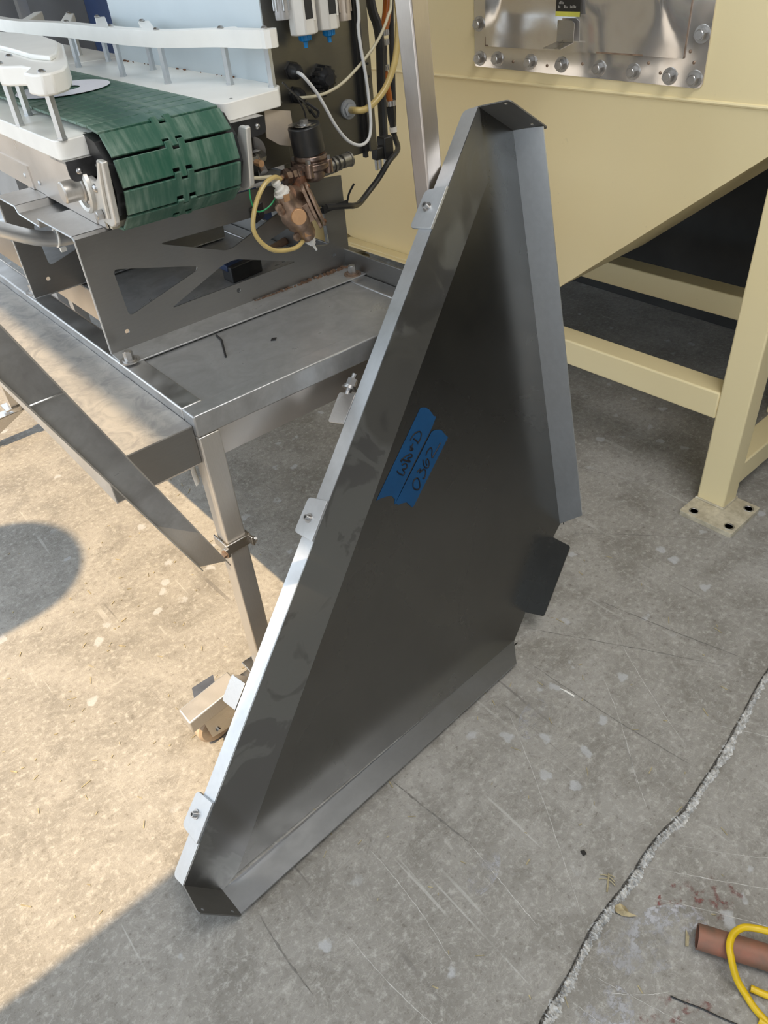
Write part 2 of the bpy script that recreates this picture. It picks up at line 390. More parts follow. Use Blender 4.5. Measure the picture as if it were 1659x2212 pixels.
build('joint_edge', joint([(x, y+.009) for x, y in JP], .0026, 5, 'lip', -.0002), 'lip', floor, floor.location, smooth=0)
M['pale'] = plain('pale_scrape', (0.56, 0.55, 0.53), 0.9, 0.0, 0.25, 90)
M['scrape_dark'] = plain('dark_scrape', (0.20, 0.19, 0.175), 0.9, 0.0, 0.3, 90)
def scratch(a, b, wd, mat, sd):
    rnd = random.Random(sd); a, b = V((*a, 0)), V((*b, 0)); n = 26; d = (b-a); nr = V((-d.y, d.x, 0)).normalized(); mb = MB(); rows = []
    bow = (rnd.random()-.5)*.02
    for i in range(n+1):
        s_ = i/n; p = a+d*s_+nr*(bow*math.sin(math.pi*s_)+(rnd.random()-.5)*.002); ww = .62*wd*(0.25+rnd.random()*.9)*(math.sin(math.pi*min(1, max(0, s_)))**.4+.05)
        rows.append((mb.bm.verts.new(p+nr*ww+V((0, 0, .0006))), mb.bm.verts.new(p-nr*ww+V((0, 0, .0006)))))
    for A, B in zip(rows, rows[1:]): mb.bm.faces.new((A[0], A[1], B[1], B[0]))
    build('scratch', mb, mat, floor, floor.location, smooth=0)
SCR = [((1.00, .86), (.70, .36), .0012, 'pale'), ((1.16, .92), (1.20, .42), .0022, 'scrape_dark'), ((1.27, .74), (1.05, .47), .0014, 'pale'), ((1.42, .80), (1.24, .46), .0012, 'pale'),
       ((1.5, .95), (1.62, .46), .0025, 'scrape_dark'), ((1.25, 1.02), (1.55, .52), .0022, 'scrape_dark'), ((.83, .32), (1.02, .02), .0013, 'pale'), ((.90, .34), (1.12, .05), .0016, 'pale'), ((.99, .33), (1.16, .12), .0010, 'pale'),
       ((.63, .28), (.70, .09), .0012, 'pale'), ((.56, .28), (.60, .05), .0014, 'pale'), ((.617, .90), (.645, .655), .0045, 'scrape_dark'), ((.645, .655), (.62, .42), .0018, 'pale'), ((.179, .854), (.175, .64), .004, 'scrape_dark'), ((.30, .70), (.33, .40), .0016, 'pale'), ((.46, .80), (.43, .48), .0014, 'pale'), ((1.15, .58), (1.02, .42), .0012, 'pale'), ((1.35, .44), (1.5, .18), .0016, 'pale'),
       ((.62, .25), (.72, .16), .0015, 'pale'), ((1.7, 1.2), (2.0, .85), .0018, 'scrape_dark'), ((1.35, 1.5), (1.75, 1.22), .0014, 'scrape_dark'), ((1.9, 1.9), (2.1, 1.2), .0012, 'scrape_dark')]
for i, (a, b, wd, mt) in enumerate(SCR): scratch(a, b, wd, mt, i)
# paint stains by the copper pipe and pale worn patches
M['red_stain'] = stain('red_paint_traces', (0.25, 0.09, 0.08), 0.53)
M['white_stain'] = stain('lime_bloom', (0.52, 0.52, 0.55), 0.47)
def patch(c, rx, ry, rot, mat, z=.0009):
    mb = MB(); cs, sn = math.cos(rot), math.sin(rot)
    mb.face([(c[0]+rx*math.cos(a)*cs-ry*math.sin(a)*sn, c[1]+rx*math.cos(a)*sn+ry*math.sin(a)*cs, z) for a in [2*math.pi*i/24 for i in range(24)]])
    build('paint_trace', mb, mat, floor, floor.location, smooth=0)
patch((.70, .10), .10, .05, -.9, 'red_stain'); patch((.92, .22), .10, .05, -.5, 'red_stain', .0012); patch((.78, .24), .13, .06, -.4, 'white_stain', .0015)
patch((.56, .20), .10, .05, .3, 'white_stain'); patch((.62, .58), .06, .03, .3, 'white_stain', .0010); patch((1.02, .78), .07, .035, .4, 'white_stain', .0011)

def wall(name, boxes, mat):
    mb = MB()
    for a, b in boxes: mb.box(a, b)
    return top(name, mb, mat, None, None, kind='structure')
# shed: tall doorway in the left wall lets the sun in; the nearer doorway is added for fill light
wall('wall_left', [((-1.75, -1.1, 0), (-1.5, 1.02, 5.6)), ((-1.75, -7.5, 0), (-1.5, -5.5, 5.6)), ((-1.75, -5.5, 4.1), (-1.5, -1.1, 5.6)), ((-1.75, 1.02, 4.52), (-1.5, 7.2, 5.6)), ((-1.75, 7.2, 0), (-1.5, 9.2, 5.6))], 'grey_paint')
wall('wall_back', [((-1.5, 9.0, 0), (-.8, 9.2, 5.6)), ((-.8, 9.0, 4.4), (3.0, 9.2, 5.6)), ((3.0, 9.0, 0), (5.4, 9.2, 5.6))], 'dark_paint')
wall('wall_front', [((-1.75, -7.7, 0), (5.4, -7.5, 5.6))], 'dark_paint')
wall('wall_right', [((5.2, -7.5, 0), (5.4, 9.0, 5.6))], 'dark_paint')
wall('wall_backdrop', [((3.45, -.6, 0), (3.6, 9.0, 5.6))], 'dark_paint')  # dark sheet added so the space behind the hopper goes black
wall('ceiling', [((-1.75, -7.5, 5.6), (5.4, 9.2, 5.75))], 'grey_paint')

# ================================================================== hopper (its frame is turned 1.63 degrees)
HY = math.radians(1.63)
hop = Thing('hopper', 'cream painted steel hopper on square legs behind the leaning dark panel', 'hopper', (2.17, .835, 0), HY)
XF, XU = 2.185, 2.14
up_ = MB(); up_.prism([(XU, -.6, 1.275), (XU, 3.1, 1.275), (XU, 3.1, 2.6), (XU, -.6, 2.6)], (.02, 0, 0))
hop.part('upper_plate', up_, 'cream', bevel=.001)
def lo(y, z): return (XU+(1.275-z)/(1.275-.56)*.06, y, z)
lower = [lo(.55, 1.275+.0), lo(.80, 1.275), lo(1.655, .585), lo(1.70, .56), lo(2.80, .56), lo(2.93, .60), lo(3.25, 1.0), lo(3.25, 1.275)]
lw = MB(); lw.prism(lower[1:], (.012, 0, 0)); hop.part('lower_plate', lw, 'cream', bevel=.001)
cr = MB(); cr.tube([(XU, -.5, 1.275), (XU, 3.1, 1.275)], .006, 8, smooth=1); hop.part('crease_bead', cr, 'cream')
# the bin below the crease: its sloping underside shows as the dark strip
lbn = MB(); lbn.prism([(p[0]+.013, p[1]+(.004 if p[1] < 2 else -.004), p[2]+.003) for p in lower[1:]], (.60, 0, 0)); hop.part('sloped_bin', lbn, 'cream')
lb = MB(); lb.box((XU+.012, 1.70, .548), (XF+.03, 2.82, .56)); lb.box((XU-.005, 1.70, .548), (XF+.03, 2.82, .554)); hop.part('bottom_lip', lb, 'cream', bevel=.002)
gz = MB(); gz.prism([(XF, 2.86, .50), (XF, 2.98, .50), (XF, 2.98, .60), (XF, 2.90, .60), (XF, 2.86, .56)], (.10, 0, 0)); hop.part('corner_gusset', gz, 'cream', bevel=.004)
ft = MB(); ft.box((2.25, 2.885, .40), (2.36, 3.10, .415)); ft.box((2.25, 2.90, .425), (2.36, 3.10, .44)); hop.part('foot_plate', ft, 'cream_dirty')
# rear body so that the hopper is a real volume
bd = MB(); bd.prism([(2.6, .2, 1.3), (2.6, 3.2, 1.3), (2.6, 3.2, 2.6), (2.6, .2, 2.6)], (.70, 0, 0)); hop.part('bin_body', bd, 'cream')
bd2 = MB(); bd2.box((XU+.02, .2, 1.32), (2.6, 3.1, 2.6)); hop.part('bin_front', bd2, 'cream')
# legs and bars
def tubebox(mb, a, b): mb.box(a, b)
lg = MB(); lg.box((2.17, .835, .02), (2.26, .935, 1.21)); hop.part('leg', lg, 'cream', bevel=.006, bseg=3)
bp_outer = roundpoly([(2.067, .747, 0), (2.262, .747, 0), (2.262, .940, 0), (2.067, .940, 0)], .008, 3)
holes = [circle3(c, (0, 0, 1), .0125) for c in ((2.095, .900, 0), (2.098, .773, 0), (2.230, .773, 0), (2.236, .915, 0))]
bp = MB(); bp.prism(bp_outer, (0, 0, .02), holes[:3]); hop.part('base_plate', bp, 'cream_dirty', bevel=.0015)
for c in ((2.095, .900), (2.098, .773), (2.230, .773)):
    r_ = MB(); r_.lathe((c[0], c[1], .0202), (0, 0, 1), [(0, .0125), (.001, .0135), (.001, .0175), (0, .018)], 18); r_.cyl((c[0], c[1], .0005), (c[0], c[1], .003), .0122, seg=16)
    hop.part('bolt_hole', r_, 'steel_rail')
wd = MB(); wd.tube([(2.168, .937, .022), (2.168, .834, .022), (2.262, .834, .022)], .005, 6, smooth=1); hop.part('weld_bead', wd, 'cream_dirty')
b1 = MB(); b1.box((2.17, .935, .346), (2.262, 3.2, .442)); hop.part('cross_bar', b1, 'cream', bevel=.006, bseg=3)
b2 = MB(); b2.box((2.885, .5, .346), (2.985, 3.2, .442)); hop.part('cross_bar', b2, 'cream', bevel=.006, bseg=3)
b3 = MB(); b3.box((2.26, .84, .075), (3.3, .93, .165)); hop.part('cross_bar', b3, 'cream', bevel=.006, bseg=3)
b4 = MB(); b4.box((2.90, .5, 1.02), (3.0, 3.2, 1.12)); hop.part('cross_bar', b4, 'cream', bevel=.006)
for yy in (.94, 3.1):
    g = MB(); g.box((2.885, yy, 0), (2.985, yy+.1, 1.30)); hop.part('leg', g, 'cream', bevel=.006)
g = MB(); g.box((2.17, 3.1, 0), (2.26, 3.2, 1.2)); hop.part('leg', g, 'cream', bevel=.006)
# stainless access cover on the hopper
cov = Thing('access_cover', 'dented shiny stainless access cover bolted on the cream hopper', 'cover', (XU-.004, 1.55, 1.31), HY)
cy0, cy1, cz0 = 1.152, 1.972, 1.305
cv = MB(); cv.prism(roundpoly([(XU-.004, cy0, cz0), (XU-.004, cy1, cz0+.008), (XU-.004, cy1+.02, 2.4), (XU-.004, cy0+.01, 2.4)], [.02, .01, 0, 0]), (.0035, 0, 0))
cov.part('cover_sheet', cv, 'steel_shiny')
gm = MB(); ny, nz = 46, 34; Y0, Y1, Z0, Z1 = cy0+.065, cy1-.05, cz0+.068, 2.36; vv = []
for j in range(nz+1):
    row = []
    for i in range(ny+1):
        y = Y0+(Y1-Y0)*i/ny; z = Z0+(Z1-Z0)*j/nz; ed = min(1, 8*min(i/ny, 1-i/ny), 8*min(j/nz, 1-j/nz))
        wv = .018*math.sin(math.pi*min(1, (z-Z0)/.55))+.0032*math.sin(9*y+3*z)+.0022*math.sin(23*y-7*z+1)+.0022*math.sin(16*z+5*y)+.0009*math.sin(41*y+29*z)
        row.append(gm.bm.verts.new((XU-.0095-wv*ed*.75, y, z)))
    vv.append(row)
for j in range(nz):
    for i in range(ny): gm.bm.faces.new((vv[j][i], vv[j][i+1], vv[j+1][i+1], vv[j+1][i]))
cov.part('door_sheet', gm, 'steel_shiny', smooth=180)
rim = MB()
for a, b in (((XU-.0095, Y0, Z0), (XU-.0045, Y1, Z0+.004)), ((XU-.0095, Y0, Z0), (XU-.0045, Y0+.003, Z1)), ((XU-.0095, Y1-.003, Z0), (XU-.0045, Y1, Z1))): rim.box(a, b)
cov.part('door_edge', rim, 'bolt_rust')
bolts = [(cy1-.024, cz0+.032), (cy1-.10, cz0+.034), (cy1-.235, cz0+.033), (cy1-.355, cz0+.032), (cy1-.49, cz0+.030), (cy1-.605, cz0+.028), (cy1-.72, cz0+.024), (cy0+.026, cz0+.022), (cy0+.024, cz0+.125), (cy1-.020, cz0+.128), (cy0+.03, cz0+.30), (cy1-.018, cz0+.30)]
for i, (y, z) in enumerate(bolts):
    bm_ = MB(); bm_.hexbolt((XU-.004, y, z), (-1, 0, 0), .0155, .014, .0215, 0, .003); cov.part('cover_bolt', bm_, 'bolt')
for (y, z) in ((cy1-.165, cz0+.03), (cy1-.30, cz0+.026), (cy1-.43, cz0+.038), (cy0+.17, cz0+.052), (cy0+.13, cz0+.03), (cy0+.05, cz0+.085), (cy0+.035, cz0+.06)):
    d_ = MB(); d_.dome((XU-.004, y, z), (-1, 0, 0), .0045); cov.part('rivet', d_, 'bolt_rust')
hd = MB(); hd.prism([(XU-.0255, 1.565, cz0+.094), (XU-.0255, 1.625, cz0+.094), (XU-.0255, 1.625, cz0+.148), (XU-.0255, 1.575, cz0+.148), (XU-.0255, 1.565, cz0+.141)], (.002, 0, 0))
hd.prism([(XU-.0235, 1.565, cz0+.094), (XU-.0235, 1.625, cz0+.094), (XU-.068, 1.64, cz0+.084), (XU-.068, 1.575, cz0+.084)], (0, 0, -.002))
cov.part('pull_tab', hd, 'steel')
lbm = MB(); lbm.box((XU-.0300, 1.545, cz0+.158), (XU-.0265, 1.63, cz0+.34)); pl_ = cov.part('rating_plate', lbm, 'label_black', label='black rating plate with a yellow bottom band')
yb = MB(); yb.box((XU-.0308, 1.545, cz0+.158), (XU-.0300, 1.63, cz0+.170)); cov.part('yellow_band', yb, 'label_yellow', parent=pl_)
for k, (z, y0_, y1_) in enumerate(((.246, 1.615, 1.624), (.246, 1.59, 1.606), (.256, 1.604, 1.624), (.247, 1.56, 1.583), (.268, 1.597, 1.614), (.281, 1.583, 1.62), (.281, 1.556, 1.575), (.292, 1.575, 1.622), (.303, 1.56, 1.62))):
    tx = MB(); n_ = int((y1_-y0_)/.0042)
    for q in range(n_):
        hgt = .0045+.0015*((q*7+k*3) % 3)
        tx.box((XU-.0308, y0_+q*.0042, cz0+z-.068), (XU-.0300, y0_+q*.0042+.0026, cz0+z-.068+hgt))
    cov.part('print_line', tx, 'label_text', parent=pl_)

# ================================================================== work table
TZ = .96
tab = Thing('steel_work_table', 'stainless steel machine stand table carrying the belt conveyor', 'table', (.52, 1.316, 0))
def bar(a, b, mat='steel_worn', name='rail', bev=.004, **kw):
    mb = MB(); mb.box(a, b); return tab.part(name, mb, mat, bevel=bev, bseg=3, **kw)
bar((.52, 1.367, .903), (.57, 3.4, TZ), 'steel_rail', 'side_rail')
bar((1.186, 1.367, .908), (1.237, 3.4, TZ), 'steel_rail', 'side_rail')
bar((.52, 1.316, .908), (1.237, 1.366, TZ), 'steel_worn', 'front_rail')
bar((.57, 3.35, .908), (1.186, 3.4, TZ), 'steel_worn', 'rear_rail')
bar((.57, 1.366, .951), (1.186, 1.745, .956), 'steel_worn', 'shelf', .001)
bar((.665, 1.745, .951), (1.186, 3.35, .956), 'steel_worn', 'shelf', .001)
bar((.665, 1.745, .86), (.669, 3.3, .951), 'steel_warm', 'shelf_apron', 0)
bar((.585, 1.75, .90), (.605, 3.3, .915), 'steel_warm', 'shelf_stiffener', .002)
bar((.572, 1.352, .822), (1.186, 1.356, .906), 'steel_warm', 'front_apron', 0)
bar((.572, 1.340, .903), (1.186, 1.352, .907), 'steel_rail', 'apron_ledge', 0)
bar((1.240, 1.42, .93), (1.246, 3.4, 1.012), 'steel_cab', 'side_upstand', .002)
legs = []
for (x0, y0) in ((.52, 1.316), (1.186, 1.316), (.52, 3.35), (1.186, 3.35)):
    g = MB(); g.prism([(x0, y0, .155), (x0+.051, y0, .155), (x0+.051, y0+.05, .155), (x0, y0+.05, .155)], (0, 0, .752)); tab.part('leg', g, 'steel_leg', bevel=.004, bseg=3)
def caster(cx, cy, dx=-1):
    pl = MB(); pl.box((cx-.05, cy-.04, .148), (cx+.05, cy+.04, .155)); pl.cyl((cx, cy, .13), (cx, cy, .148), .034, seg=24)
    c = tab.part('caster', pl, 'steel', bevel=.001)
    wx = cx+dx*.190
    fk = MB()
    for s_ in (-1, 1):
        fk.prism([(cx-.03, cy+s_*.027, .128), (cx+.03, cy+s_*.027, .128), (wx+dx*-.02, cy+s_*.027, .035), (wx+dx*.022, cy+s_*.027, .04), (wx+dx*.03, cy+s_*.027, .115)], (0, s_*.003, 0))
    fk.box((min(cx, wx)-.0, cy-.027, .124), (max(cx, wx)+.03, cy+.027, .130)); fk.cyl((wx, cy-.036, .052), (wx, cy+.036, .052), .007, seg=10)
    tab.part('fork', fk, 'steel', parent=c)
    wh = MB(); wh.lathe((wx, cy-.02, .052), (0, 1, 0), [(0, .020), (0, .044), (.006, .0520), (.034, .0520), (.040, .044), (.040, .020)], 32); tab.part('wheel', wh, 'wheel', parent=c)
    hb = MB(); hb.cyl((wx, cy-.0225, .052), (wx, cy+.0225, .052), .022, seg=20); tab.part('wheel_hub', hb, 'red', parent=c, label='red wheel hub')
    return c, wx
c0, wx = caster(.545, 1.341)
for (cx_, cy_) in ((1.211, 1.341), (.545, 3.375), (1.211, 3.375)): caster(cx_, cy_)
hs = MB(); hs.prism([(.285, 1.292, .122), (.440, 1.292, .145), (.440, 1.292, .190), (.285, 1.292, .165)], (0, .060, 0)); tab.part('brake_housing', hs, 'steel_leg', parent=c0, bevel=.004)
hb2 = MB(); hb2.hexbolt((.40, 1.300, .155), (0, -1, 0), .007, .006, .011); tab.part('axle_bolt', hb2, 'black_metal', parent=c0)
bpd = MB(); bpd.prism([(.335, 1.362, .150), (.345, 1.385, .168), (.41, 1.385, .168), (.40, 1.362, .150)], (0, 0, .003)); bpd.prism([(.335, 1.362, .150), (.345, 1.385, .168), (.345, 1.385, .128), (.335, 1.362, .120)], (.003, 0, 0)); tab.part('brake_lever', bpd, 'black_metal', parent=c0)
# clamp strap round the front leg
cl = MB()
for a, b in (((.515, 1.310, .585), (.580, 1.314, .612)), ((.513, 1.310, .585), (.517, 1.372, .612)), ((.576, 1.310, .585), (.580, 1.335, .612)), ((.574, 1.296, .586), (.580, 1.314, .611)), ((.505, 1.30, .586), (.515, 1.314, .611))): cl.box(a, b)
clp = tab.part('leg_clamp', cl, 'steel', bevel=.001)
cb = MB(); cb.hexbolt((.580, 1.302, .598), (1, 0, 0), .0065, .006, .010); tab.part('clamp_bolt', cb, 'bolt', parent=clp)
cb = MB(); cb.hexbolt((.505, 1.305, .598), (-1, -.3, 0), .0075, .012, .011); tab.part('clamp_bolt', cb, 'bolt_rust', parent=clp)
sp = MB(); sp.prism([(.52, 1.3165, .84), (.53, 1.3165, .84)], (0, 0, 0)) if False else None
tg = MB(); tg.tube([(.515, 1.372, .845), (.512, 1.376, .80), (.513, 1.374, .765)], .012, 8, smooth=4, flat=.3); tab.part('white_sleeve', tg, 'white', label='white scrap of sleeve behind the leg')

# box duct joined to the table's left side
duct = Thing('sheet_metal_duct', 'wide stainless box duct lying along the left side of the table', 'duct', (.43, 1.33, .84))
dm = MB(); dm.box((.322, 1.332, .930), (.519, 3.4, .933)); duct.part('top_sheet', dm, 'dusty_sheet')
dm = MB(); dm.box((.322, 1.332, .840), (.519, 1.335, .930)); duct.part('front_sheet', dm, 'steel_cab')
dm = MB(); dm.box((.320, 1.332, .838), (.322, 3.4, .933)); duct.part('side_sheet', dm, 'steel_rail')
dm = MB(); dm.box((.322, 1.332, .838), (.519, 3.4, .840)); duct.part('bottom_sheet', dm, 'steel_warm')
dm = MB(); dm.box((.43, 1.40, .79), (.519, 3.4, .838)); duct.part('lower_rail', dm, 'steel_warm')

# diagonal U channel in front of it, from the leg clamp up to the left
chn = Thing('steel_channel', 'long worn stainless channel slanting down to the clamp on the table leg', 'channel', (.45, 1.285, .61))
A = V((.455, 1.268, .626)); B0_ = V((.186, 1.09, 1.311)); B = A+(B0_-A)*1.6; d = (B-A).normalized(); nrm = V((-.10, -1, .12)); nrm = (nrm-d*nrm.dot(d)).normalized(); side = d.cross(nrm).normalized()
if side.x > 0: side = -side
def U(s, t_, n_): return A+d*s+side*t_+nrm*n_
L_ = (B-A).length
cm = MB(); hw = .027
# web at the back, two returned edges in front: an open trough
cut = .030
cm.prism([U(cut, hw, 0), U(-cut, -hw, 0), U(L_, -hw, 0), U(L_, hw, 0)], nrm*.0025)
chn.part('web', cm, 'steel_leg')
for s_ in (-1, 1):
    cm = MB(); cm.prism([U(cut*s_, s_*hw, 0), U(cut*s_, s_*hw, .018), U(L_, s_*hw, .018), U(L_, s_*hw, 0)], side*(-s_*.0025)); chn.part('flange', cm, 'steel_leg')
ln = MB(); ln.prism([U(.24, hw*.9, .0025), U(.13, -hw*.9, .0025), U(L_, -hw*.9, .0025), U(L_, hw*.9, .0025)], nrm*.0012); chn.part('inner_strip', ln, 'steel_worn')  # darker strip inside the trough, stopping short of the lower end
wl = MB(); wl.tube([U(.66, hw*.9, .004), U(.64, -hw*.9, .004)], .0018, 6, smooth=1); chn.part('weld_line', wl, 'steel_rail')

# upright square tube next to the table
post = Thing('square_post', 'tall square stainless tube standing behind the top of the leaning panel', 'post', (1.35, 1.37, 0))
pm = MB(); xz = lambda z: 1.251-.079*(z-.96)
pm.prism([(xz(0), 1.350, 0), (xz(0)+.048, 1.350, 0), (xz(0)+.048, 1.400, 0), (xz(0), 1.400, 0)], V((xz(2.3)-xz(0), 0, 2.3)))
post.part('tube', pm, 'steel_post', bevel=.004, bseg=3)
pm = MB(); pm.box((xz(0)-.03, 1.33, 0), (xz(0)+.08, 1.42, .006)); post.part('foot_plate', pm, 'steel_worn')

# ================================================================== saddle bracket under the conveyor
sad = Thing('saddle_bracket', 'bent steel saddle bracket with X shaped cutouts bolted on the table', 'bracket', (.52, 1.72, TZ))
BX0, BX1, BT = .526, 1.257, 1.242
YB = 1.722
out = [(BX0, YB, TZ+.004), (BX1, YB, TZ+.004), (BX1, YB, 1.203), (1.0, YB, 1.232), (BX0, YB, 1.236)]
tri = [roundpoly([(x, YB, z) for x, z in h], .014, 4) for h in (
    [(.588, 1.153), (.795, 1.098), (.790, 1.088), (.594, 1.036)],
    [(1.186, 1.145), (1.196, 1.036), (.985, 1.086), (.985, 1.096)],
    [(.712, 1.176), (1.065, 1.166), (.900, 1.112), (.878, 1.112)],
    [(.700, 1.020), (1.080, 1.024), (.900, 1.084), (.862, 1.080)])]
tri += [circle3((x, YB, 1.004), (0, 1, 0), .006, 10) for x in (.578, .892, 1.205)]
fp = MB(); fp.prism(out, (0, .004, 0), tri); sad.part('front_plate', fp, 'steel_cab', smooth=0)
prof = [(1.722, 1.236), (1.730, 1.242), (1.936, 1.242), (1.941, 1.223), (2.083, 1.227), (2.096, 1.242), (2.233, 1.242), (2.241, 1.236)]
tp = MB()
for (y0, z0), (y1, z1) in zip(prof, prof[1:]):
    tp.prism([(BX0, y0, z0), (BX0, y1, z1), (1.10, y1, z1), (1.10, y0, z0)], (0, 0, -.004) if abs(y1-y0) > .02 else (0, .004, 0))
sad.part('top_plate', tp, 'steel_rail')
edge = MB(); edge.tube([(BX0-.0005, YB+.002, TZ+.005)]+[(BX0-.0005, y+.002, z-.002) for y, z in prof]+[(BX0-.0005, 2.239, TZ+.005)], .0024, 6, smooth=1); sad.part('cut_edge', edge, M['steel_flange'])
yr = 2.237
rp = MB(); rtri = [roundpoly([(x, yr, z) for x, z in h], .014, 4) for h in ([(.588, 1.153), (.795, 1.098), (.790, 1.088), (.594, 1.036)], [(.700, 1.020), (1.080, 1.024), (.900, 1.084), (.862, 1.080)], [(.712, 1.176), (1.065, 1.166), (.900, 1.112), (.878, 1.112)])]
rtri += [circle3((.578, yr, 1.004), (0, 1, 0), .006, 10)]
rp.prism([(BX0, yr, TZ+.004), (1.15, yr, TZ+.004), (1.15, yr, 1.236), (BX0, yr, 1.236)], (0, .004, 0), rtri); sad.part('rear_plate', rp, 'steel_cab', smooth=0)
fo = MB(); fo.prism(roundpoly([(BX0-.006, 1.640, TZ), (BX1, 1.630, TZ), (BX1, YB+.004, TZ), (BX0, YB+.004, TZ)], [.02, .03, 0, 0]), (0, 0, .004)); sad.part('front_foot', fo, 'steel_worn', bevel=.001)
fo = MB(); fo.prism(roundpoly([(BX0, yr, TZ), (1.15, yr, TZ), (1.15, yr+.085, TZ), (BX0-.006, yr+.085, TZ)], [0, 0, .02, .02]), (0, 0, .004)); sad.part('rear_foot', fo, 'steel_worn', bevel=.001)
for (x, y, mt) in ((.541, 1.655, 'bolt'), (1.212, 1.655, 'bolt_rust'), (.541, 2.285, 'bolt'), (.541, 2.62, 'bolt')):
    if y > 2.5: continue
    h = MB(); h.cyl((x, y, TZ+.004), (x, y, TZ+.007), .024, seg=24); h.cyl((x, y, TZ+.007), (x, y, TZ+.010), .017, seg=20); sad.part('washer', h, mt)
    h = MB(); h.cyl((x, y, TZ+.010), (x, y, TZ+.028), .0115, seg=6); h.cyl((x, y, TZ+.028), (x, y, TZ+.030), .0085, seg=14); sad.part('hex_bolt', h, 'bolt')
# rusty grime along the fold, on the right
gr = MB(); rnd = random.Random(4)
for i in range(60):
    x = .93+.32*(i/60)+rnd.random()*.008; y = YB-.004-rnd.random()*.012*(i/60+.25); r = .003+.005*rnd.random()*(i/60+.3)
    gr.lathe((x, y, TZ+.003), (rnd.random()-.5, rnd.random()-.5, 1), [(0, r), (r*.6, r*.8), (r, 0)], 6)
sad.part('rust_crust', gr, 'weld_rust', kind='stuff')

# ================================================================== belt conveyor
CY = -math.radians(2.0)
con = Thing('belt_conveyor', 'green slat belt conveyor with white guide boards above the saddle bracket', 'conveyor', (.60, 1.70, 1.243), CY, (.60, 1.70, 0))
yE = 3.6
SX = .60
sp = MB(); sp.prism([(SX, 1.712, 1.243), (SX, yE, 1.243), (SX, yE, 1.385), (SX, 1.745, 1.385), (SX, 1.735, 1.30)], (.004, 0, 0)); con.part('side_panel', sp, 'steel_warm')
ov = MB(); ov.prism(roundpoly([(SX, 1.765, 1.243), (SX, 2.115, 1.243), (SX, 2.115, 1.300), (SX, 2.09, 1.305), (SX, 2.085, 1.372), (SX, 1.755, 1.372), (SX, 1.76, 1.29)], [0, 0, .01, .01, .008, 0, .008]), (-.0025, 0, 0)); con.part('cover_plate', ov, 'steel_warm')
tr = MB(); tr.tube([(SX-.012, 1.735, 1.388), (SX-.012, yE, 1.388)], .009, 10, smooth=1); con.part('edge_trim', tr, 'steel_flange')
lst = MB(); lst.box((SX-.004, 2.2, 1.243), (SX, yE, 1.30)); con.part('lower_strip', lst, 'steel_warm')
for y in (2.247, 2.129, 1.911, 1.795, 2.5, 2.8):
    r_ = MB(); r_.dome((SX-.003, y, 1.271), (-1, 0, 0), .0065); con.part('rivet', r_, 'steel_flange')
sp2 = MB(); sp2.prism([(.915, 1.722, 1.243), (.915, yE, 1.243), (.915, yE, 1.395), (.915, 1.745, 1.395)], (.004, 0, 0)); con.part('side_panel', sp2, 'steel_cab')
# end bearings
def bearing(x, s):
    pl = MB(); pl.prism(roundpoly([(x, 1.585, 1.402), (x, 1.618, 1.402), (x, 1.655, 1.348), (x, 1.735, 1.362), (x, 1.80, 1.32), (x, 1.745, 1.275), (x, 1.640, 1.262), (x, 1.612, 1.275), (x, 1.600, 1.33)], [.005, .005, .03, .02, .03, .03, .012, .01, .02]), (s*.012, 0, 0))
    b = con.part('bearing_block', pl, 'cast', bevel=.003)
    rg = MB(); rg.lathe((x+s*.012, 1.742, 1.328), (s, 0, 0), [(0, .052), (.008, .052), (.012, .047), (.008, .041), (0, .041)], 32); con.part('bearing_ring', rg, 'cast', parent=b)
    cp = MB(); cp.lathe((x+s*.010, 1.742, 1.328), (s, 0, 0), [(0, .028), (.012, .028), (.014, .0225), (.050, .0225), (.053, .020), (.053, 0)], 28); con.part('shaft_cap', cp, 'steel_leg', parent=b)
    for (y, z) in ((1.672, 1.338), (1.735, 1.300)):
        r_ = MB(); r_.button((x+s*.012, y, z), (s, 0, 0), .0085); con.part('grease_nipple', r_, 'bolt', parent=b)
    rb = MB(); rb.tube([(x+s*.012, 1.60, 1.40), (x+s*.014, 1.622, 1.34), (x+s*.014, 1.635, 1.285)], .005, 8, smooth=3); con.part('rib', rb, 'cast', parent=b)
    h = MB(); h.hexbolt((x+s*.012, 1.675, 1.285), (s, 0, 0), .0115, .012, .0); con.part('hex_bolt', h, 'bolt', parent=b)
bearing(.600, -1); bearing(.915, 1)
core = MB(); core.cyl((.612, 1.712, 1.343), (.914, 1.712, 1.343), .089, seg=10); con.part('sprocket_drum', core, 'black')
bed = MB(); bed.box((.612, 1.74, 1.27), (.912, yE, 1.425)); con.part('belt_bed', bed, 'black')
